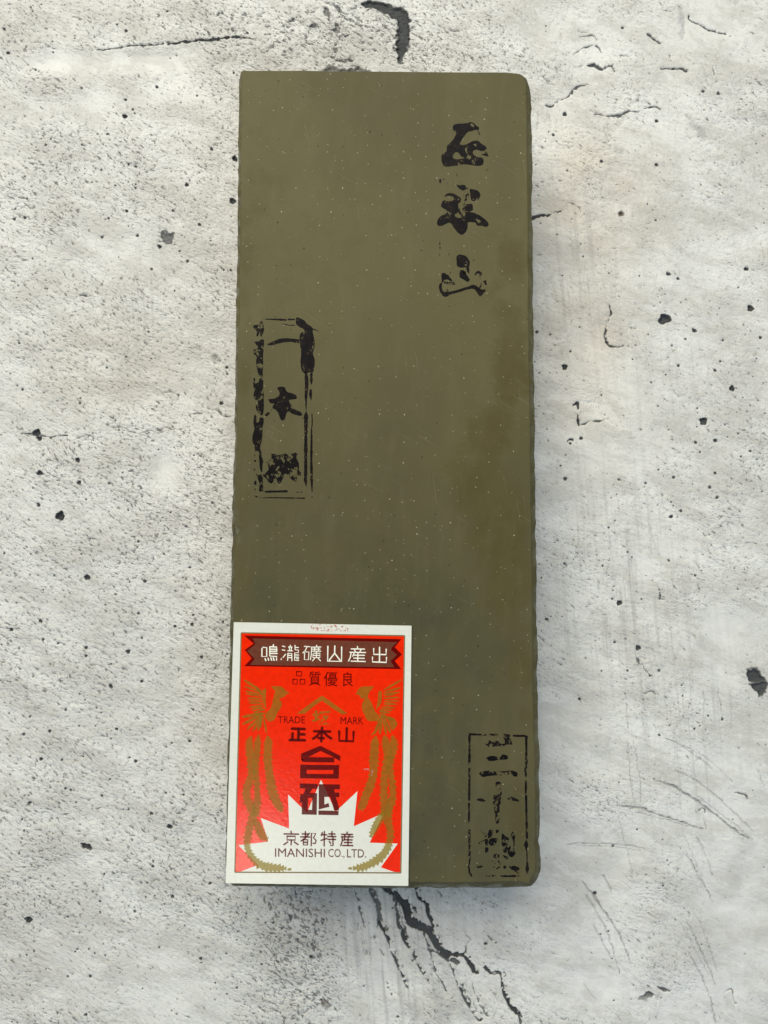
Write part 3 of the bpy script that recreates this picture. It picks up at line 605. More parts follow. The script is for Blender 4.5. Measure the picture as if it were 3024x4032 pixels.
for k in range(1, low + 1):
    f = k / low; q = rough1(.004 + k * .001, 60 + k) * .0005 + rough1(.0015, 70 + k) * .0002
    out_ = -.0006 * f * (side_r + side_t) + .0011 * math.sin(f * 2.6) * side_l - .0012 * f * side_b
    rings.append((ring + nr * (out_ - .0002 + q * .6)[:, None], zt - .0032 - (zt - .0032) * f + 0 * q))
verts = []; faces = []
for R, z in rings: verts += [(float(a), float(b), float(c)) for (a, b), c in zip(R, z)]
for k in range(len(rings) - 1):
    for i in range(NR):
        j = (i + 1) % NR
        faces.append((k * NR + i, k * NR + j, (k + 1) * NR + j, (k + 1) * NR + i))
faces.append(tuple((len(rings) - 1) * NR + i for i in range(NR))[::-1])
# top face with inner points
bnd = [Vector((float(a), float(b))) for a, b in top]
pin = []
for yy in np.arange(-.09, .13, .0016):
    for xx in np.arange(-.045, .045, .0016):
        pin.append((xx, yy))
pin = np.array(pin)
ins = np.zeros(len(pin), bool); dmin = np.full(len(pin), 1e9)
for i in range(NR):
    a = top[i]; b = top[(i + 1) % NR]
    ins ^= ((a[1] > pin[:, 1]) != (b[1] > pin[:, 1])) & (pin[:, 0] < (b[0] - a[0]) * (pin[:, 1] - a[1]) / ((b[1] - a[1]) or 1e-12) + a[0])
    dmin = np.minimum(dmin, np.hypot(pin[:, 0] - a[0], pin[:, 1] - a[1]))
pin = pin[ins & (dmin > .0009)]
vs, es, fs, *_ = delaunay_2d_cdt(bnd + [Vector((float(a), float(b))) for a, b in pin], [], [list(range(NR))], 1, 1e-7)
orig = _[0] if _ else None
b0 = len(verts); mapv = {}
for i, v in enumerate(vs):
    if orig and orig[i] and orig[i][0] < NR: mapv[i] = orig[i][0]
    else: mapv[i] = len(verts); verts.append((v.x, v.y, zt))
for f in fs:
    t = [mapv[i] for i in f]
    a, b, c = (verts[i] for i in t[:3])
    if (b[0]-a[0])*(c[1]-a[1]) - (b[1]-a[1])*(c[0]-a[0]) < 0: t = t[::-1]
    faces.append(tuple(t))

def mat_stone():
    T = NT("olive_whetstone")
    base = T.coords()
    st_ = T.attr('brownish'); cool = T.attr('cool'); chipA = T.attr('edge')
    L = T.noise(base, 22.0, 4.0, .6); M = T.noise(base, 120.0, 4.0, .65); G = T.noise(base, 2400.0, 2.0, .6)
    grainy = T.noise(T.coords(rot=.1, scale=(260, 60, 100)), 1.0, 3.0, .6)
    c = T.mix(T.rng(L, .36, .64), C(.090, .079, .032), C(.116, .100, .041))
    c = T.mix(T.math('MULTIPLY', cool, .92), c, C(.047, .046, .026))
    c = T.mix(T.math('MULTIPLY', T.rng(T.math('MULTIPLY_ADD', T.math('SUBTRACT', M, .5), 1.5, st_), .18, .68), .72), c, C(.070, .053, .012))
    c = T.mix(T.math('MULTIPLY', T.rng(M, .42, .68), .45), c, C(.098, .080, .032))
    c = T.mix(T.math('MULTIPLY', T.rng(grainy, .45, .75), .14), c, C(.165, .145, .085))
    c = T.mix(T.math('MULTIPLY', T.rng(G, .3, .75), .32), c, C(.085, .075, .036))
    # pale and dark mineral specks
    def specks(scale, r0, gate, seed, strength, col, c):
        m = T.n('Mapping', ins={'Vector': base, 'Location': (seed, seed * .7, 0)})
        v = T.n('TexVoronoi', ins={'Vector': m.outputs[0], 'Scale': scale, 'Randomness': 1.0}); v.voronoi_dimensions = '2D'
        sep = T.n('SeparateColor', ins={0: v.outputs['Color']})
        g = T.math('GREATER_THAN', sep.outputs[0], gate)
        rr = T.math('MULTIPLY_ADD', sep.outputs[1], r0, r0 * .4)
        e = T.rng(T.math('DIVIDE', v.outputs['Distance'], rr), 1.1, .55)
        f = T.math('MULTIPLY', T.math('MULTIPLY', e, g), T.math('MULTIPLY_ADD', sep.outputs[2], strength * .7, strength * .3))
        return T.mix(f, c, col), f
    c, f1 = specks(330.0, .046, .72, .31, .62, C(.62, .58, .42), c)
    c, f2 = specks(520.0, .075, .86, .77, .5, C(.45, .42, .28), c)
    c, f3 = specks(300.0, .075, .80, 1.9, .75, C(.035, .030, .018), c)
    c = T.mix(T.math('MULTIPLY', chipA, T.rng(T.noise(base, 330.0, 3.0, .6), .42, .60)), c, C(.200, .200, .150))
    c = T.mix(T.math('MULTIPLY', T.math('MULTIPLY', chipA, T.rng(T.noise(base, 420.0, 3.0, .6), .5, .64)), .7), c, C(.045, .036, .014))
    # fine honing scratches
    sc1 = T.noise(T.coords(rot=.55, scale=(60, 2600, 1)), 1.0, 2.0, .5)
    sc2 = T.noise(T.coords(rot=1.45, scale=(50, 2200, 1)), 1.0, 2.0, .5)
    ss = T.math('ADD', T.rng(sc1, .68, .74), T.rng(sc2, .69, .75))
    c = T.mix(T.math('MULTIPLY', ss, .16), c, C(.25, .235, .16))
    h = T.math('ADD', T.math('MULTIPLY', G, .25), T.math('MULTIPLY', T.math('ADD', f1, f3), -.5))
    h = T.math('ADD', h, T.math('MULTIPLY', T.noise(base, 700.0, 3.0, .6), T.math('MULTIPLY_ADD', chipA, 2.5, .15)))
    bump = T.n('Bump', ins={'Strength': .35, 'Distance': .00012, 'Height': h})
    p = T.n('BsdfPrincipled', ins={'Base Color': c, 'Roughness': .55, 'Normal': bump.outputs[0]})
    p.inputs['Specular IOR Level'].default_value = .14
    return T.out(p.outputs[0])
M_STONE = mat_stone()
body = link_mesh("stone_slab", verts, faces, M_STONE, stone)
rel(body)
bm_ = body.data
nv = len(bm_.vertices); cv = np.empty(nv * 3, np.float32); bm_.vertices.foreach_get('co', cv); cv = cv.reshape(-1, 3)
brn = np.zeros(nv); coo = np.zeros(nv); edg = np.zeros(nv)
def sb(fld, x, y, rx, ry, a):        # x, y in the 1659-wide view of the photograph
    wx, wy = W(x * 1.8228, y * 1.8228, THICK); k = 1.8228 * CAM_H / FPX
    np.maximum(fld, a * np.exp(-(((cv[:, 0] - wx) / (rx * k)) ** 2 + ((cv[:, 1] - wy) / (ry * k)) ** 2)), out=fld)
sb(brn, 1105, 620, 45, 160, .55); sb(brn, 1110, 790, 45, 90, .8); sb(brn, 1060, 960, 70, 90, .7); sb(brn, 1010, 1050, 50, 60, .8); sb(brn, 1075, 1130, 70, 120, .8); sb(brn, 1100, 1270, 60, 120, .75); sb(brn, 1120, 1800, 30, 120, .5)
sb(brn, 720, 200, 260, 45, .2); sb(brn, 560, 420, 60, 200, .2); sb(brn, 530, 800, 22, 600, .40); sb(brn, 1130, 1450, 35, 200, .5); sb(brn, 900, 200, 60, 40, .3)
sb(coo, 850, 1450, 420, 420, .75); sb(coo, 850, 1850, 420, 300, .8); sb(coo, 860, 950, 150, 300, .42); sb(coo, 950, 1700, 120, 200, .55); sb(coo, 650, 1250, 120, 90, .5); sb(coo, 1090, 380, 30, 120, .3)
wob = vnoise(.006, 81, X=cv[:, 0], Y=cv[:, 1]) * .5 + vnoise(.014, 82, X=cv[:, 0], Y=cv[:, 1]) * .5
brn *= np.clip(1.1 + wob * .9, 0, 1.5); coo *= np.clip(1 + wob * .4, 0, 1.3)
z_ = cv[:, 2]
sb(edg, 506, 1145, 9, 26, 1.0); edg[(z_ < THICK - .0004)] = .75; edg[(z_ < THICK - .004)] = .5; edg[(cv[:, 0] > .031) & (z_ < THICK - .0004)] *= .45
for nm, fld in (('brownish', brn), ('cool', coo), ('edge', edg)):
    a = bm_.attributes.new(nm, 'FLOAT', 'POINT'); a.data.foreach_set('value', fld.astype(np.float32))

# -------------- stamps
def mat_ink(name, wear, col=(.0030, .0024, .0024), col2=(.012, .007, .006), sc_=650.0, seed=0.):
    T = NT(name)
    b = T.coords(loc=(seed, seed, 0))
    n1 = T.noise(b, sc_, 3.0, .6); n2 = T.noise(T.coords(loc=(seed, 0, 0), scale=(1, .6, 1)), sc_ * 3, 2.0, .6)
    v = T.math('MULTIPLY_ADD', n2, .45, T.math('MULTIPLY', n1, .65))
    hole = T.rng(v, 1.0 - wear + .02, 1.0 - wear - .02)       # 1 = ink stays
    c = T.mix(T.rng(n1, .4, .7), C(*col), C(*col2))
    bump = T.n('Bump', ins={'Strength': .4, 'Distance': .0001, 'Height': n2})
    p = T.n('BsdfPrincipled', ins={'Base Color': c, 'Roughness': .5, 'Normal': bump.outputs[0], 'Alpha': hole})
    p.inputs['Specular IOR Level'].default_value = .08
    return T.out(p.outputs[0])
INK = mat_ink("black_stamp_ink", .33); INKB = mat_ink("brown_black_stamp_ink", .405, seed=3.3)
WORN = mat_ink("worn_stamp_ink", .52, seed=1.7); WORN2 = mat_ink("flaking_stamp_ink", .415, (.008, .006, .005), seed=5.1)
ZI = THICK + .00004
def jitter(lp, a): return [(x + random.gauss(0, a), y + random.gauss(0, a)) for x, y in lp]
def ink(F, name, polys, parent, mat=INK, holes=(), smooth=3):
    s = Sheet()
    for i, p in enumerate(polys):
        lp = smooth_loop(F.pts(p, THICK), smooth)
        hl = [smooth_loop(F.pts(h, THICK), smooth) for h in holes] if i == 0 else []
        s.poly([jitter(lp, .00003)] + hl, ZI + i * .000003)
    o = s.make(name, mat, parent); o.matrix_parent_inverse = parent_inv(parent)
    return o
def parent_inv(p):
    return Matrix.Translation(stone.location).inverted() if p is stone else Matrix.Identity(4)
def inkstrokes(F, name, strokes, parent, mat=INK, dz=0.0):
    s = Sheet()
    for i, (ps, wd) in enumerate(strokes):
        P = F.pts(ps, THICK)
        if not hasattr(wd, '__len__'): wd = [wd] * len(ps)
        pp, ww = resample(P, [F.mm(w) for w in wd], 5) if len(P) > 2 else (P, [F.mm(w) for w in wd])
        # irregular stamped edge
        P2 = []; w2 = []
        for k in range(len(pp) - 1):
            m = max(1, int(math.dist(pp[k], pp[k + 1]) / .0004))
            for q in range(m):
                t = q / m
                P2.append((pp[k][0] * (1 - t) + pp[k + 1][0] * t, pp[k][1] * (1 - t) + pp[k + 1][1] * t))
                w2.append((ww[k] * (1 - t) + ww[k + 1] * t) * (1 + random.gauss(0, .14)))
        P2.append(pp[-1]); w2.append(ww[-1])
        s.stroke(P2, w2, ZI + dz + i * .000002)
    o = s.make(name, mat, parent); return o

calli = Sheet()
def stamp_root(name, label, F, p):
    s = Sheet(); return None
# calligraphy column: every character is a part of the slab
c1 = ink(FC, "ink_character", [[(345, 262), (355, 240), (400, 228), (470, 225), (520, 213), (560, 220), (585, 245), (612, 268), (605, 292), (570, 290), (540, 303), (505, 308), (470, 345), (440, 390), (418, 435), (455, 445), (500, 430), (545, 408), (590, 400), (625, 418), (650, 440), (690, 465), (685, 490), (650, 507), (600, 497), (565, 495), (552, 520), (560, 545), (590, 565), (640, 575), (660, 600), (655, 640), (620, 658), (560, 655), (500, 645), (455, 643), (400, 655), (330, 663), (260, 663), (235, 620), (228, 570), (240, 535), (282, 510), (283, 465), (310, 430), (345, 395), (375, 345), (380, 315), (355, 300)],
     [(640, 540), (670, 535), (685, 510), (712, 560), (680, 555)], [(600, 290), (612, 310), (628, 342), (618, 335), (606, 310)]], stone, INK,
     holes=[[(345, 570), (360, 530), (385, 517), (410, 530), (430, 560), (465, 575), (440, 585), (380, 592)], [(470, 480), (490, 475), (492, 510), (500, 540), (535, 565), (520, 592), (485, 575), (500, 548), (478, 515)], [(555, 435), (585, 435), (585, 462), (568, 450)], [(528, 225), (558, 232), (562, 262), (545, 258), (528, 245)]])
c1['label'] = "top brushed black character, shaped like the upright sign for correct"
c2 = ink(FC, "ink_character", [
     [(225, 1065), (250, 1012), (290, 1022), (345, 1015), (360, 990), (330, 970), (300, 965), (258, 972), (290, 942), (345, 940), (385, 960), (428, 990), (425, 1025), (400, 1050), (405, 1090), (400, 1130), (365, 1160), (375, 1180), (405, 1193), (440, 1185), (472, 1165), (470, 1110), (470, 1060), (500, 1050), (545, 1052), (552, 1110), (515, 1130), (560, 1140), (620, 1165), (660, 1195), (705, 1235), (712, 1265), (690, 1283), (650, 1275), (595, 1270), (575, 1240), (530, 1235), (500, 1240), (495, 1290), (480, 1335), (440, 1362), (405, 1350), (360, 1300), (325, 1245), (280, 1250), (240, 1270), (205, 1275), (185, 1255), (190, 1215), (220, 1175), (280, 1145), (280, 1110), (250, 1095)],
     [(520, 898), (560, 900), (610, 920), (630, 960), (605, 1005), (560, 1020), (530, 1000), (525, 950)],
     [(380, 845), (410, 858), (450, 852), (480, 870), (478, 900), (445, 908), (405, 885)],
     [(208, 800), (225, 795), (228, 820), (212, 842)], [(248, 788), (256, 790), (258, 806), (250, 804)], [(385, 742), (390, 742), (390, 768), (385, 768)]], stone, INK,
     holes=[[(580, 1205), (590, 1198), (600, 1208), (625, 1215), (630, 1235), (605, 1240), (592, 1222)]])
w2_ = ink(FC, "worn_ink", [[(430, 890), (480, 885), (525, 900), (545, 950), (530, 1010), (500, 1050), (470, 1060), (472, 1110), (470, 1170), (430, 1180), (402, 1130), (400, 1080), (400, 1045), (435, 1010), (445, 950)]], c2, WORN)
c2['label'] = "middle brushed black character with its centre worn away"
c3 = ink(FC, "ink_character", [
     [(230, 1770), (260, 1755), (300, 1785), (340, 1830), (330, 1838), (285, 1822), (252, 1832), (235, 1870), (235, 1920), (260, 1950), (330, 1945), (420, 1920), (500, 1895), (560, 1878), (600, 1895), (640, 1925), (685, 1925), (665, 1960), (630, 1995), (600, 1965), (575, 1930), (540, 1918), (480, 1930), (420, 1950), (340, 1970), (270, 2002), (220, 1960), (203, 1910), (210, 1870), (232, 1850)],
     [(385, 1590), (410, 1567), (460, 1575), (500, 1600), (520, 1640), (515, 1690), (515, 1740), (505, 1760), (490, 1730), (480, 1700), (430, 1700), (395, 1690), (385, 1650)],
     [(430, 1725), (470, 1740), (490, 1780), (520, 1825), (495, 1845), (450, 1820), (418, 1800), (415, 1760)],
     [(570, 1770), (590, 1740), (620, 1737), (648, 1765), (640, 1775), (600, 1760), (580, 1780)],
     [(208, 1450), (220, 1452), (218, 1466), (206, 1464)], [(211, 1488), (217, 1488), (217, 1515), (211, 1515)], [(210, 1540), (215, 1540), (214, 1580), (210, 1578)], [(209, 1430), (215, 1428), (214, 1438)], [(302, 1560), (308, 1560), (308, 1572), (303, 1572)], [(318, 1748), (325, 1748), (325, 1760), (318, 1760)]], stone, INK,
     holes=[])
c3w = ink(FC, "worn_ink", [[(252, 1832), (320, 1838), (345, 1850), (370, 1835), (385, 1870), (430, 1880), (500, 1850), (560, 1878), (500, 1897), (420, 1922), (330, 1947), (262, 1952), (237, 1920), (237, 1870)], [(600, 1780), (630, 1775), (645, 1810), (688, 1830), (690, 1925), (640, 1927), (590, 1890), (590, 1850)], [(440, 1620), (490, 1615), (495, 1700), (490, 1740), (500, 1790), (470, 1800), (440, 1740), (445, 1700)]], c3, WORN)
c3['label'] = "lower brushed black character, hollow and flaking inside"

# long framed stamp on the left
fr = Sheet()
lf = inkstrokes(FD, "stamp_border", [
    ([(760, 745), (768, 860), (760, 1000), (762, 1150)], [30, 42, 26, 6]), ([(762, 1162), (760, 1230), (758, 1500), (757, 1800), (757, 1920), (765, 1980)], [6, 42, 33, 38, 36, 5]),
    ([(825, 1190), (827, 1300), (820, 1345)], [10, 16, 5]), ([(820, 1350), (820, 1500), (818, 1700), (822, 1900), (826, 2035)], [14, 24, 26, 26, 9]),
    ([(818, 760), (818, 830), (820, 870)], [26, 30, 5]), ([(812, 930), (810, 985), (818, 1040)], [30, 32, 5]), ([(255, 2103), (400, 2100), (600, 2104), (745, 2106)], [4, 10, 12, 12]),
    ([(318, 2035), (430, 2033), (552, 2030)], [20, 22, 22]), ([(655, 2040), (685, 2040)], 6), ([(700, 2038), (722, 2038)], 6), ([(290, 155), (380, 158), (480, 162), (540, 165)], [6, 14, 20, 20]),
    ([(568, 160), (632, 160)], [18, 16]), ([(500, 210), (545, 212), (560, 222), (635, 222)], [4, 6, 8, 8]), ([(830, 262), (900, 288)], [14, 3]), ([(210, 2085), (232, 2090)], 12), ([(825, 2085), (826, 2095)], 8)], stone, INK)
lf.matrix_parent_inverse = parent_inv(stone)
lf['label'] = "thin double border lines of the long framed stamp"
lb = ink(FD, "stamp_border", [
    [(655, 140), (690, 145), (740, 170), (770, 205), (820, 240), (832, 260), (832, 300), (850, 370), (852, 460), (835, 530), (855, 600), (850, 690), (830, 745), (800, 735), (740, 745), (712, 710), (700, 640), (705, 560), (700, 460), (690, 370), (700, 310), (740, 290), (735, 265), (680, 235), (650, 200)],
    [(200, 1200), (222, 1215), (220, 1280), (250, 1270), (255, 1232), (290, 1230), (300, 1270), (288, 1330), (285, 1430), (275, 1500), (260, 1550), (265, 1600), (225, 1590), (205, 1590), (200, 1530), (178, 1500), (180, 1420), (200, 1350), (185, 1290)]], stone, INK)
lb['label'] = "heavy ink blots of the long frame's right top and left side"
lc = ink(FD, "stamp_border", [
    [(180, 230), (235, 215), (265, 178), (285, 180), (300, 250), (300, 290), (280, 345), (262, 330), (258, 285), (240, 335), (220, 340), (225, 290), (205, 270)],
    [(255, 390), (300, 380), (298, 480), (292, 560), (292, 640), (290, 770), (275, 785), (245, 760), (225, 690), (218, 620), (220, 560), (195, 540), (190, 490), (240, 470), (215, 430), (200, 400), (245, 400)],
    [(185, 810), (205, 800), (215, 850), (245, 840), (255, 805), (293, 805), (293, 900), (300, 980), (300, 1080), (300, 1130), (285, 1200), (262, 1198), (225, 1150), (212, 1100), (215, 1050), (188, 990), (200, 930), (185, 880)],
    [(250, 1580), (270, 1580), (275, 1650), (293, 1690), (285, 1760), (285, 1820), (262, 1800), (250, 1700)],
    [(240, 1850), (285, 1835), (290, 1920), (298, 2010), (310, 2025), (250, 2030), (255, 1950), (235, 1890)],
    [(195, 1630), (208, 1630), (204, 1655)], [(197, 1692), (214, 1690), (214, 1710), (198, 1708)], [(190, 1775), (212, 1785), (215, 1808), (192, 1805)], [(215, 1840), (230, 1850), (228, 1870)], [(195, 1930), (215, 1915), (222, 1950), (200, 1960)], [(203, 2005), (210, 2005), (205, 2060)]], stone, INKB)
lc['label'] = "patchy left side of the long stamp frame"
k1 = ink(FD, "ink_character", [[(343, 425), (400, 400), (450, 380), (490, 365), (580, 365), (640, 372), (690, 380), (690, 418), (650, 415), (600, 405), (530, 408), (470, 420), (400, 437), (350, 440)]], stone, INK)
k1['label'] = "single level brush stroke in the long frame"
k2 = ink(FD, "ink_character", [[(455, 900), (490, 890), (530, 900), (555, 950), (610, 965), (655, 990), (655, 1025), (610, 1030), (575, 1040), (590, 1080), (640, 1140), (700, 1165), (718, 1200), (690, 1208), (620, 1190), (570, 1160), (545, 1190), (530, 1245), (510, 1260), (480, 1240), (455, 1170), (400, 1125), (400, 1100), (415, 1075), (370, 1070), (352, 1030), (420, 1020), (465, 990), (470, 950), (450, 920)],
     [(315, 1195), (345, 1170), (368, 1178), (345, 1205), (320, 1212)], [(378, 1145), (395, 1132), (405, 1145), (385, 1160)]], stone, INK)
k2['label'] = "star shaped character in the middle of the long frame"
k3 = ink(FD, "ink_character", [[(380, 1625), (425, 1625), (435, 1640), (500, 1628), (540, 1618), (565, 1635), (620, 1612), (675, 1608), (655, 1660), (670, 1700), (685, 1740), (685, 1800), (708, 1835), (700, 1860), (665, 1860), (662, 1915), (640, 1925), (600, 1900), (570, 1860), (545, 1838), (520, 1850), (510, 1890), (475, 1945), (450, 1935), (435, 1890), (415, 1900), (385, 1945), (350, 1925), (325, 1890), (290, 1860), (300, 1845), (350, 1800), (345, 1750), (330, 1720), (370, 1690), (385, 1660)]], stone, INKB,
     holes=[[(428, 1800), (458, 1755), (472, 1770), (440, 1807)], [(550, 1690), (565, 1662), (572, 1665), (556, 1695)]])
k3['label'] = "dense ragged character at the foot of the long frame"

# short framed stamp, lower right
r1 = inkstrokes(FE, "stamp_border", [([(213, 150), (214, 250), (214, 350), (212, 460)], [30, 24, 26, 32]), ([(910, 160), (910, 250), (911, 330), (908, 440)], [32, 28, 28, 22]), ([(758, 145), (820, 148), (890, 148), (915, 165)], [24, 26, 24, 34]),
    ([(905, 700), (905, 770), (903, 850)], [20, 30, 18]), ([(907, 880), (910, 1000), (912, 1130)], [26, 28, 22]), ([(912, 1430), (908, 1490), (915, 1560)], [14, 46, 10]), ([(917, 1540), (920, 1700)], [14, 14])], stone, INK)
r1.matrix_parent_inverse = parent_inv(stone)
r1['label'] = "solid stretches of the short stamp frame"
r2 = inkstrokes(FE, "stamp_border", [([(212, 470), (212, 700), (210, 930)], 28), ([(207, 980), (207, 1150), (200, 1225)], [26, 26, 10]), ([(212, 1310), (214, 1500), (205, 1560)], [30, 26, 10]), ([(212, 1570), (214, 1700), (200, 1760)], [32, 24, 16]),
    ([(208, 1760), (215, 1820), (238, 1862)], [18, 30, 22]), ([(212, 128), (300, 130), (400, 132), (560, 134), (700, 145)], [34, 22, 22, 24, 28]), ([(908, 450), (915, 520), (895, 560), (905, 610), (900, 660)], [40, 30, 16, 30, 12]),
    ([(912, 1130), (915, 1250), (918, 1400)], [24, 26, 26]), ([(922, 1700), (922, 1770), (920, 1840)], [24, 38, 26])], stone, WORN2)
r2.matrix_parent_inverse = parent_inv(stone)
r2['label'] = "broken faded stretches of the short stamp frame"
q1 = ink(FE, "ink_character", [[(420, 415), (480, 395), (540, 402), (590, 405), (620, 378), (670, 385), (685, 425), (640, 438), (590, 440), (480, 455), (430, 445)],
    [(330, 605), (370, 585), (450, 575), (520, 582), (600, 580), (660, 578), (730, 570), (800, 605), (795, 645), (750, 640), (730, 620), (600, 630), (520, 632), (450, 640), (375, 650), (345, 630)]], stone, INKB)
q1['label'] = "two level strokes of the numeral in the short frame"
q2 = ink(FE, "ink_character", [[(390, 230), (430, 250), (455, 200), (480, 215), (500, 225), (560, 210), (590, 240), (645, 240), (635, 180), (600, 140), (560, 115), (620, 112), (690, 150), (740, 250), (700, 250), (650, 262), (615, 285), (560, 270), (470, 285), (420, 262)]], stone, WORN2)
q2['label'] = "smudged topmost stroke in the short frame"
q3 = inkstrokes(FE, "ink_character", [([(565, 740), (575, 800), (575, 860), (550, 920), (552, 1000), (548, 1080), (556, 1150), (555, 1205)], [70, 70, 60, 92, 70, 60, 48, 40]), ([(310, 930), (350, 932), (410, 946)], [16, 44, 8]), ([(690, 915), (740, 920), (812, 942)], [24, 54, 20])], stone, WORN2)
q3.matrix_parent_inverse = parent_inv(stone)
q3['label'] = "faded upright stroke with two side marks"
q4 = ink(FE, "ink_character", [[(360, 1308), (420, 1312), (490, 1305), (440, 1350), (410, 1395), (385, 1350)], [(325, 1460), (400, 1415), (440, 1420), (445, 1560), (405, 1580), (400, 1490), (340, 1480)], [(735, 1330), (770, 1335), (765, 1480), (775, 1590), (725, 1635), (680, 1580), (740, 1550), (750, 1450), (725, 1380)],
    [(505, 1610), (540, 1590), (580, 1605), (570, 1645), (520, 1645)], [(620, 1610), (685, 1630), (670, 1665)], [(440, 1650), (520, 1680), (525, 1720), (460, 1665)], [(310, 1745), (370, 1740), (365, 1760), (310, 1765)], [(632, 1742), (662, 1742), (662, 1772), (632, 1770)], [(500, 1752), (520, 1752), (515, 1765)], [(545, 1765), (600, 1745), (590, 1760), (550, 1782)], [(560, 1680), (580, 1680), (598, 1720), (580, 1715)], [(445, 1770), (460, 1765), (458, 1788)]], stone, INKB)
q4['label'] = "broken last character of the short frame"
q4w = ink(FE, "worn_ink", [[(455, 1420), (500, 1400), (560, 1410), (540, 1460), (500, 1510), (450, 1470)], [(610, 1350), (660, 1380), (700, 1410), (720, 1500), (700, 1570), (620, 1560)], [(700, 1745), (760, 1740), (822, 1765), (812, 1835), (770, 1810), (720, 1780)], [(420, 1855), (520, 1850), (530, 1868), (420, 1872)], [(600, 1860), (720, 1855), (820, 1855), (800, 1875), (620, 1875)], [(450, 1310), (500, 1310), (480, 1380), (440, 1400)], [(535, 1300), (575, 1295), (575, 1320), (545, 1340)]], q4, mat_ink("crumbled_stamp_ink", .42, seed=8.))

# ------------------------------------------------------------------ PRINTED CARD
CT = .00060                          # card thickness
ZC = THICK + .00006 + CT
def crd(px, py): return W(px, py, ZC)
corners = [crd(920, 2450), crd(1621, 2464), crd(1608, 3489), crd(888, 3478)]
cc = (sum(c[0] for c in corners) / 4, sum(c[1] for c in corners) / 4)
card = empty("label_card", (cc[0], cc[1], THICK + .00006), "red and white printed card with gold birds, lying on the stone's lower left corner", "card")
CI = Matrix.Translation(card.location).inverted()
def crel(o): o.matrix_parent_inverse = CI; return o

def mat_print(name, col, alpha=1.0, mult=None, rough=.30, spec=.17, mottle=.06, patchy=None, metal=0.0):
    T = NT(name)
    b = T.coords()
    n = T.noise(b, 900.0, 3.0, .6); n2 = T.noise(b, 3500.0, 2.0, .5)
    dark_c = tuple(v * (1 - mottle * 2.2) for v in col[:3]) + (1,)
    c = T.mix(T.rng(n, .35, .7), col, dark_c)
    h = T.math('ADD', T.noise(b, 1300.0, 2.0, .5), T.math('MULTIPLY', n2, .3))
    bump = T.n('Bump', ins={'Strength': .3, 'Distance': .00008, 'Height': h})
    p = T.n('BsdfPrincipled', ins={'Base Color': c, 'Roughness': rough * .62, 'Normal': bump.outputs[0], 'Metallic': metal})
    p.inputs['Specular IOR Level'].default_value = spec
    sh = p.outputs[0]
    if patchy is not None:
        a = T.rng(T.noise(b, 1500.0, 3.0, .7), patchy, patchy + .08)
        tr = T.n('BsdfTransparent'); mx = T.n('MixShader'); T.set(mx, 0, T.math('MULTIPLY', a, alpha)); T.t.links.new(tr.outputs[0], mx.inputs[1]); T.t.links.new(sh, mx.inputs[2]); sh = mx.outputs[0]
    elif mult is not None:
        tr = T.n('BsdfTransparent', ins={'Color': mult}); mx = T.n('MixShader', ins={0: alpha}); T.t.links.new(tr.outputs[0], mx.inputs[1]); T.t.links.new(sh, mx.inputs[2]); sh = mx.outputs[0]
    return T.out(sh)
PAPER = mat_print("card_paper", C(.70, .70, .61), rough=.42, mottle=.02, spec=.35)
RED = mat_print("vermilion_ink", C(.84, .020, .0002), rough=.27, mottle=.05)
GOLD = mat_print("gold_ink", C(.46, .20, .016), .50, C(.74, .92, .70), rough=.36, mottle=.07)
MAROON = mat_print("maroon_ink", C(.115, .001, .001), .55, C(.60, .42, .40), rough=.36)
RIBB = mat_print("ribbon_brown_ink", C(.150, .042, .022), rough=.36, mottle=.08)
CREAM = mat_print("cream_ink", C(.86, .84, .70), rough=.4, mottle=.02)
SMUDGE = mat_print("pink_smudge", C(.62, .17, .16), .75, patchy=.52)
SCUFF = mat_print("pale_scuff", C(.62, .25, .20), .9, patchy=.50)
EDGEL = mat_print("gold_outline_ink", C(.23, .17, .075), .9, C(.5, .4, .3), rough=.4)

# paper with real thickness and slightly softened corners
pts = []
for i in range(4):
    a = np.array(corners[i]); p = np.array(corners[i - 1]); n_ = np.array(corners[(i + 1) % 4])
    da = (p - a) / np.hypot(*(p - a)); db = (n_ - a) / np.hypot(*(n_ - a)); r = .00012
    pts += [tuple(a + da * r), tuple(a + (da + db) * r * .3), tuple(a + db * r)]
n = len(pts)
pv = [(x, y, ZC) for x, y in pts] + [(x, y, ZC - CT * .2) for x, y in pts] + [(x, y, THICK + .00006) for x, y in pts]
ctr = np.array(cc)
for i in range(n):
    v = np.array(pts[i]); d = ctr - v; d /= np.hypot(*d); pv[i] = (v[0] + d[0] * .00005, v[1] + d[1] * .00005, ZC)
pf = [tuple(range(n))[::-1], tuple(range(2 * n, 3 * n))]
for k in (0, 1):
    for i in range(n):
        j = (i + 1) % n; pf.append((k * n + i, k * n + j, (k + 1) * n + j, (k + 1) * n + i))
paper = crel(link_mesh("paper", pv, pf, PAPER, card))
D = .00002
def zlay(k): return ZC + D * k
def psheet(name, mat, lay, polys, F, smooth=0, parent=None):
    s = Sheet()
    for i, p in enumerate(polys):
        lp = F.pts(p, ZC); lp = smooth_loop(lp, smooth) if smooth else lp
        s.poly([lp], zlay(lay) + i * 1e-6)
    o = s.make(name, mat, parent or card)
    return crel(o) if parent is None else o
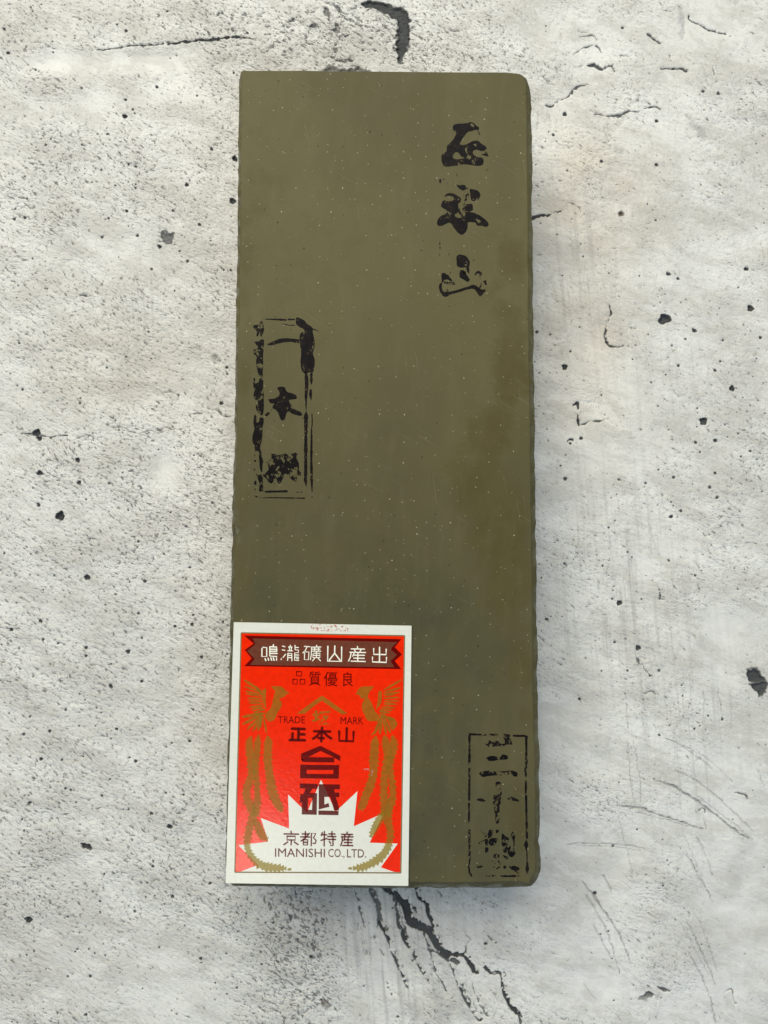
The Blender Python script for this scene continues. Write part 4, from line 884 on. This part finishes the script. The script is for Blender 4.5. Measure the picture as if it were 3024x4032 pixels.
# red ground: everything but the white burst
red = psheet("red_ground", RED, 1, [[(198, 182 - 1073.5), (1447, 204 - 1073.5), (1418, 945), (1370, 943), (1268, 908), (1398, 725), (1182, 718), (1292, 490), (1060, 592), (1088, 322), (920, 480), (808, 235), (700, 488), (555, 348), (563, 610), (345, 528), (403, 710), (172, 737), (325, 888), (190, 940), (148, 944)]], FB)
s = Sheet()
o4 = [FA.w((195, 179), ZC), FA.w((1450, 201), ZC), FB.w((1421, 950), ZC), FB.w((146, 945), ZC)]
for i in range(4):
    s.stroke([o4[i], o4[(i + 1) % 4]], [.00030, .00030], zlay(2) + i * 1e-6, caps=False)
crel(s.make("gold_outline", EDGEL, card))
# ribbon
rib = psheet("title_ribbon", MAROON, 2, [[(218, 200), (1425, 228), (1375, 290), (1430, 345), (1375, 395), (1425, 458), (218, 435), (275, 375), (222, 310), (290, 262)]], FA)
psheet("ribbon_face", RIBB, 3, [[(285, 222), (1395, 250), (1350, 292), (1348, 312), (1392, 348), (1346, 392), (1346, 400), (1372, 443), (262, 425), (296, 385), (292, 372), (240, 318), (300, 272), (302, 262)]], FA, parent=rib)
rib['label'] = "swallow tailed brown ribbon with a maroon edge"

# lettering
fc = bpy.data.curves.new('lettering_source', 'FONT'); fo = bpy.data.objects.new('lettering_source', fc); sc.collection.objects.link(fo)
fc.resolution_u = 3
def glyph(txt, F, box, mat, lay, name, label=None, bold=0.0, parent=None):
    fc.body = txt; fc.offset = bold
    bpy.context.view_layer.update()
    m = fo.evaluated_get(bpy.context.evaluated_depsgraph_get()).to_mesh()
    v = np.array([(a.co.x, a.co.y) for a in m.vertices]); fcs = [tuple(p.vertices) for p in m.polygons]
    fo.evaluated_get(bpy.context.evaluated_depsgraph_get()).to_mesh_clear()
    mn, mx = v.min(0), v.max(0)
    u = (v - mn) / (mx - mn)
    x0, y0, x1, y1 = box
    # the card lies nearly square to the picture: map the box corners onto it
    sk = 22.0 / 1255.0
    P = [F.w((x0 + (x1 - x0) * a, y1 - (y1 - y0) * b + (x1 - x0) * (a - .5) * sk * 0.6), ZC) for a, b in u]
    o = link_mesh(name, [(a, b, zlay(lay)) for a, b in P], fcs, mat, parent or card)
    if parent is None: crel(o)
    if label: o['label'] = label
    return o
def lstrokes(F, strokes, wd, mat, lay, name, label=None, parent=None, caps=True, k=1.0):
    s = Sheet(); wd = wd * k
    for i, st_ in enumerate(strokes):
        P = F.pts(st_, ZC); s.stroke(P, F.mm(wd, ZC), zlay(lay) + i * 2e-7, caps)
    o = s.make(name, mat, parent or card)
    if parent is None: crel(o)
    if label: o['label'] = label
    return o
# title, six cream characters
lstrokes(FF, [[(125, 165), (230, 168), (232, 370), (122, 370), (125, 165)], [(385, 105), (370, 145)], [(300, 150), (455, 158), (458, 235)], [(302, 150), (300, 360), (455, 370), (450, 452)], [(310, 205), (440, 208)], [(310, 252), (455, 255)], [(310, 300), (465, 302)],
    [(195, 420), (212, 462)], [(262, 410), (275, 452)], [(325, 398), (342, 452)], [(380, 398), (395, 455)]], 23, CREAM, 5, "title_character", parent=rib, k=1.25)
lstrokes(FF, [[(585, 135), (640, 150)], [(582, 222), (640, 230)], [(655, 320), (600, 390)], [(562, 415), (556, 440)], [(762, 120), (764, 150)], [(725, 155), (800, 158)], [(740, 170), (748, 232)], [(790, 170), (782, 232)], [(705, 242), (810, 244)],
    [(708, 300), (795, 302), (798, 465)], [(708, 300), (702, 458)], [(712, 345), (795, 347)], [(712, 395), (795, 397)], [(868, 120), (870, 220), (945, 225), (945, 285), (862, 288), (860, 455), (948, 457)], [(870, 165), (945, 168)], [(880, 335), (950, 337)], [(880, 385), (950, 387)], [(905, 420), (945, 420)]], 18, CREAM, 5, "title_character", parent=rib, k=1.25)
lstrokes(FF, [[(1080, 142), (1205, 150)], [(1140, 150), (1100, 235), (1045, 290)], [(1085, 265), (1180, 268), (1172, 445), (1080, 440), (1085, 265)], [(1355, 115), (1356, 150)], [(1235, 160), (1450, 155)], [(1242, 160), (1235, 330), (1215, 440)], [(1260, 205), (1430, 205)], [(1262, 250), (1450, 252)], [(1310, 175), (1312, 250)], [(1400, 175), (1400, 250)],
    [(1275, 295), (1430, 297), (1428, 395), (1270, 395), (1275, 295)], [(1275, 345), (1425, 345)], [(1352, 255), (1350, 395)], [(1310, 410), (1262, 468)], [(1390, 410), (1442, 468)]], 17, CREAM, 5, "title_character", parent=rib, k=1.25)
lstrokes(FA, [[(861, 282), (859, 396), (966, 398), (967, 288)], [(914, 280), (913, 335)], [(913, 335), (872, 388)], [(913, 335), (955, 390)]], 8, CREAM, 5, "title_character", parent=rib, k=1.25)
lstrokes(FA, [[(1088, 284), (1089, 298)], [(1040, 302), (1142, 304)], [(1066, 308), (1072, 322)], [(1115, 308), (1108, 322)], [(1030, 328), (1150, 330)], [(1040, 328), (1034, 365), (1020, 395)], [(1062, 338), (1052, 358)], [(1092, 335), (1090, 395)], [(1060, 350), (1142, 352)], [(1060, 373), (1140, 375)], [(1040, 396), (1148, 399)]], 7, CREAM, 5, "title_character", parent=rib, k=1.25)
lstrokes(FA, [[(1258, 290), (1257, 404)], [(1213, 300), (1213, 344), (1308, 346), (1309, 305)], [(1204, 366), (1203, 402), (1310, 406), (1311, 368)]], 8, CREAM, 5, "title_character", parent=rib, k=1.25)
# small motto
lstrokes(FF, [[(903, 710), (1020, 712), (1016, 808), (900, 806), (903, 710)], [(825, 882), (918, 884), (914, 990), (820, 988), (825, 882)], [(985, 885), (1090, 886), (1084, 992), (982, 990), (985, 885)]], 22, MAROON, 4, "motto_character")
for ch, bx in (('質', (715, 475, 805, 585)), ('優', (830, 478, 935, 588)), ('良', (975, 480, 1055, 590))): glyph(ch, FA, bx, MAROON, 4, "motto_character", bold=.004)
glyph("TRADE", FA, (477, 820, 685, 873), MAROON, 4, "trade_mark_word"); glyph("MARK", FA, (958, 826, 1135, 881), MAROON, 4, "trade_mark_word")
ORI = [[[(578, 630), (579, 648)], [(524, 650), (636, 652)], [(548, 668), (612, 669), (610, 697), (546, 696), (548, 668)], [(580, 698), (578, 734)], [(552, 712), (522, 733)], [(602, 712), (632, 732)]],
    [[(688, 632), (688, 672)], [(664, 650), (710, 651)], [(652, 673), (722, 674)], [(718, 645), (690, 680), (655, 704)], [(672, 694), (706, 695), (704, 735), (672, 734), (672, 694)], [(673, 714), (704, 715)], [(733, 740), (734, 645), (768, 647), (750, 680), (770, 700), (765, 722), (748, 722)]],
    [[(818, 640), (810, 662)], [(814, 656), (852, 657)], [(834, 632), (832, 742)], [(808, 700), (854, 685)], [(892, 632), (892, 668)], [(868, 650), (916, 651)], [(860, 670), (922, 671)], [(862, 692), (920, 693)], [(900, 674), (900, 740), (884, 738)], [(872, 708), (882, 722)]],
    [[(1008, 636), (1008, 650)], [(966, 653), (1050, 654)], [(988, 657), (993, 667)], [(1028, 657), (1022, 667)], [(964, 672), (1054, 673)], [(972, 673), (970, 710), (959, 740)], [(990, 682), (982, 700)], [(1016, 680), (1015, 738)], [(988, 695), (1048, 696)], [(988, 716), (1046, 717)], [(974, 739), (1052, 740)]]]
for st_ in ORI: lstrokes(FB, st_, 10.5, MAROON, 4, "origin_character")
glyph("IMANISHI", FB, (455, 762, 838, 828), MAROON, 4, "maker_name"); glyph("CO.,", FB, (864, 766, 988, 838), MAROON, 4, "maker_name"); glyph("LTD.", FB, (1008, 768, 1155, 832), MAROON, 4, "maker_name")
# bold central characters
lstrokes(FA, [[(585, 915), (682, 918)], [(636, 915), (634, 1000)], [(590, 952), (588, 1000)], [(634, 957), (680, 959)], [(568, 1002), (684, 1004)]], 21, MAROON, 4, "product_name_character")
lstrokes(FA, [[(816, 908), (810, 1012)], [(755, 935), (878, 937)], [(802, 940), (778, 972), (748, 992)], [(828, 940), (858, 972), (886, 990)], [(790, 987), (830, 988)]], 20, MAROON, 4, "product_name_character")
lstrokes(FA, [[(948, 935), (948, 1008), (1056, 1012), (1058, 940)], [(1006, 912), (1004, 1005)]], 19, MAROON, 4, "product_name_character")
s = Sheet()
s.poly([FB.pts([(803, -28), (957, 50), (955, 90), (910, 66), (910, 101), (670, 98), (672, 66), (690, 60), (655, 78), (655, 34)], ZC), FB.pts([(805, 12), (710, 60), (908, 62)], ZC)], zlay(4))
s.poly([FB.pts([(650, 118), (947, 121), (944, 226), (647, 222)], ZC), FB.pts([(697, 157), (903, 159), (902, 191), (696, 188)], ZC)], zlay(4))
crel(s.make("product_name_character", MAROON, card))
s = Sheet()
for p in ([(645, 262), (782, 266), (782, 303), (742, 303), (722, 335), (778, 337), (775, 503), (660, 500), (662, 408), (643, 412), (648, 345), (672, 345), (690, 302), (645, 300)],
          ):
    s.poly([FB.pts(p, ZC), FB.pts([(708, 372), (742, 372), (739, 466), (705, 464)], ZC)], zlay(4))
s.poly([FB.pts([(790, 268), (953, 270), (953, 307), (908, 306), (915, 332), (949, 333), (948, 368), (922, 367), (944, 440), (946, 468), (908, 468), (880, 366), (834, 365), (834, 425), (866, 412), (872, 442), (790, 462)], ZC)], zlay(4))
s.poly([FB.pts([(788, 470), (944, 473), (942, 506), (788, 503)], ZC)], zlay(4))
crel(s.make("product_name_character", MAROON, card))
# gold emblem: roof mark with a character below it
em = psheet("gold_roof_mark", GOLD, 3, [[(808, 664), (822, 664), (1012, 798), (972, 806), (900, 762), (815, 700), (745, 748), (684, 800), (622, 800), (650, 778)]], FA)
glyph('坂', FA, (738, 775, 892, 885), GOLD, 3, "emblem_character", bold=.035, parent=em)

# gold phoenixes, traced part by part
def plume(s, F, path, wid, tooth, z, seed=0):
    r = random.Random(seed)
    P = F.pts(path, ZC); pp, ww = resample(P, [F.mm(w, ZC) * .86 for w in wid], 4)
    n = len(pp); L = []; R = []
    tt = F.mm(tooth * 2.4, ZC)
    for i in range(n):
        d = np.array(pp[min(i + 1, n - 1)]) - np.array(pp[max(i - 1, 0)]); q = math.hypot(*d) or 1; d /= q
        nn = np.array((-d[1], d[0])); c = np.array(pp[i])
        k = (tt if i % 2 else 0) * r.uniform(.6, 1.2)
        L.append(tuple(c + nn * (ww[i] / 2 + k) + d * (tt * .6 if i % 2 else 0))); R.append(tuple(c - nn * (ww[i] / 2 + k * .9) + d * (tt * .6 if i % 2 else 0)))
    s.poly([L + R[::-1]], z)
def feather(s, F, a, b, w, z):
    A, B = np.array(F.w(a, ZC)), np.array(F.w(b, ZC)); w = F.mm(w, ZC)
    ts = (0, .3, .75, 1.0); ws = (.45, .9, 1.0, .5)
    s.stroke([tuple(A + (B - A) * t) for t in ts], [w * q for q in ws], z)
def bird(F, body_, wing_edge, feathers, fan, upper):
    b = Sheet(); b.poly([smooth_loop(F.pts(body_, ZC), 3)], zlay(3)); o = crel(b.make("gold_bird", GOLD, card))
    w = Sheet(); w.poly([smooth_loop(F.pts(wing_edge, ZC), 3)], zlay(3) + 1e-6)
    for i, (a, c, wd) in enumerate(feathers): feather(w, F, a, c, wd, zlay(3) + (i + 2) * 6e-7)
    w.make("wing", GOLD, o)
    t = Sheet()
    for i, (a, c, wd) in enumerate(fan): feather(t, F, a, c, wd, zlay(3) - (i + 1) * 6e-7)
    for i, p in enumerate(upper): t.poly([smooth_loop(F.pts(p, ZC), 2)], zlay(3) - 8e-6)
    t.make("tail_fan", GOLD, o)
    return o
lb_ = bird(FG, [(705, 290), (800, 285), (920, 292), (980, 330), (1040, 390), (1105, 440), (1040, 465), (985, 520), (885, 560), (925, 620), (942, 690), (910, 770), (850, 850), (820, 930), (780, 1010), (720, 1050), (660, 1052), (605, 1010), (580, 930), (600, 860), (680, 790), (720, 700), (740, 600), (770, 500), (790, 400), (755, 350)],
    [(545, 345), (600, 350), (595, 480), (590, 620), (600, 770), (565, 740), (520, 600), (505, 470), (520, 390)],
    [((500, 400), (125, 155), 62), ((500, 430), (135, 290), 42), ((495, 470), (150, 400), 46), ((500, 510), (170, 450), 36), ((510, 560), (200, 545), 46), ((515, 600), (205, 600), 32), ((520, 650), (230, 650), 46), ((525, 700), (240, 745), 46), ((540, 740), (270, 800), 42), ((560, 790), (320, 850), 42), ((570, 820), (420, 740), 40), ((520, 480), (380, 300), 50)],
    [((520, 890), (90, 950), 74), ((500, 900), (95, 1110), 66), ((500, 930), (195, 1215), 62), ((510, 930), (315, 1255), 62), ((520, 940), (420, 1245), 66), ((545, 950), (605, 1310), 44), ((480, 960), (470, 1180), 60), ((580, 880), (330, 890), 60)], [])
rb_ = bird(FH, [(840, 290), (720, 290), (600, 292), (520, 330), (450, 460), (510, 475), (560, 550), (640, 565), (600, 630), (580, 720), (595, 820), (640, 910), (680, 1000), (740, 1042), (850, 1048), (930, 1048), (965, 1010), (950, 930), (870, 830), (820, 720), (770, 600), (715, 540), (730, 440), (780, 370)],
    [(950, 395), (1010, 395), (1015, 500), (1005, 640), (960, 720), (895, 790), (905, 700), (930, 560), (935, 450)],
    [((1060, 370), (1435, 150), 50), ((1060, 420), (1415, 320), 52), ((1060, 460), (1400, 420), 44), ((1060, 500), (1300, 460), 30), ((1060, 550), (1390, 530), 42), ((1070, 600), (1390, 612), 36), ((1060, 640), (1330, 685), 42), ((1060, 680), (1200, 690), 34), ((1020, 735), (1290, 760), 46), ((1000, 770), (1240, 820), 40), ((980, 800), (1190, 880), 44), ((960, 830), (1100, 870), 50)],
    [((1000, 940), (1290, 1010), 70), ((1000, 960), (860, 1310), 70), ((1010, 970), (970, 1320), 66), ((1040, 980), (1110, 1330), 60), ((1080, 980), (1200, 1290), 70), ((960, 900), (1100, 930), 60), ((880, 1270), (790, 1350), 40)], [[(1150, 970), (1250, 970), (1340, 1060), (1345, 1130), (1290, 1220), (1230, 1240), (1180, 1100)]])
lb_['label'] = "gold bird on the left of the card, facing right"; rb_['label'] = "gold bird on the right of the card, facing left"
s = Sheet(); z3 = zlay(3)
plume(s, FI, [(293, -95), (280, -50), (262, 0), (262, 80), (270, 160), (290, 350), (300, 560), (250, 700), (215, 820), (225, 960), (290, 1100), (320, 1220), (280, 1400), (240, 1560), (225, 1700), (235, 1800), (300, 1930), (400, 2030), (520, 2090), (650, 2110), (790, 2120), (880, 2125)],
      [4, 50, 100, 115, 110, 115, 105, 120, 110, 120, 130, 100, 105, 100, 80, 76, 84, 100, 120, 110, 70, 6], 16, z3, 1)
plume(s, FI, [(423, -118), (415, -70), (402, 0), (398, 100), (380, 260), (370, 450), (385, 650), (395, 830), (400, 980), (380, 1120), (360, 1250)], [4, 50, 105, 100, 90, 90, 80, 80, 110, 120, 100], 12, z3 + 1e-6, 2)
plume(s, FI, [(566, -102), (572, -60), (580, 0), (575, 90), (568, 180), (572, 330), (590, 470), (610, 620), (640, 800), (690, 950), (760, 1080), (810, 1170)], [4, 60, 130, 130, 120, 130, 120, 130, 140, 140, 120, 20], 14, z3 + 2e-6, 3)
plume(s, FI, [(350, 1300), (400, 1400), (450, 1520), (500, 1600), (570, 1640)], [60, 120, 140, 110, 10], 12, z3 + 3e-6, 4)
s.disc(FI.w((935, 2138), ZC), FI.mm(36, ZC), z3 + 4e-6, FI.mm(22, ZC)); s.disc(FI.w((395, 2095), ZC), FI.mm(16, ZC), z3 + 5e-6, FI.mm(40, ZC))
s.make("tail_plumes", GOLD, lb_)
s = Sheet()
plume(s, FJ, [(568, -110), (575, -60), (590, 0), (600, 90), (625, 210), (600, 380), (570, 560), (560, 760), (560, 920), (590, 1080), (600, 1230), (640, 1380), (670, 1540), (650, 1680), (610, 1800), (520, 1920), (400, 2010), (280, 2070), (170, 2110), (40, 2118)],
      [4, 60, 120, 120, 110, 100, 110, 100, 110, 150, 170, 110, 90, 90, 110, 120, 110, 100, 90, 6], 16, z3, 5)
plume(s, FJ, [(699, -110), (712, -55), (725, 20), (715, 140), (680, 280), (660, 450), (690, 620), (710, 800), (700, 980), (640, 1120), (620, 1250)], [4, 60, 115, 115, 90, 90, 80, 90, 110, 110, 90], 14, z3 + 1e-6, 6)
plume(s, FJ, [(426, -102), (420, -60), (408, 10), (402, 130), (390, 280), (390, 430), (370, 600), (320, 760), (260, 900), (210, 1040), (160, 1140)], [4, 60, 130, 130, 140, 130, 130, 130, 130, 130, 50], 14, z3 + 2e-6, 7)
plume(s, FJ, [(580, 1180), (500, 1280), (430, 1400), (380, 1500), (335, 1600)], [60, 120, 110, 80, 8], 14, z3 + 3e-6, 8)
s.disc(FB.w((1032, 915), ZC), FB.mm(17, ZC), z3 + 4e-6, FB.mm(10, ZC))
s.make("tail_plumes", GOLD, rb_)
# wear on the card
psheet("pink_smudge", SMUDGE, 1, [[(715, 118), (830, 108), (970, 125), (1040, 165), (920, 168), (760, 160)]], FA, 2)
psheet("pink_smudge", SMUDGE, 1, [[(1150, 130), (1172, 118), (1168, 132), (1155, 138)]], FA)
psheet("pale_scuff", SCUFF, 5, [[(1120, 150), (1140, 146), (1195, 148), (1212, 160), (1200, 205), (1185, 195), (1190, 165), (1150, 160)]], FB)
bpy.data.objects.remove(fo)
for o in (paper,): pass
print("scene: verts", len(me.vertices), "quads", nq)
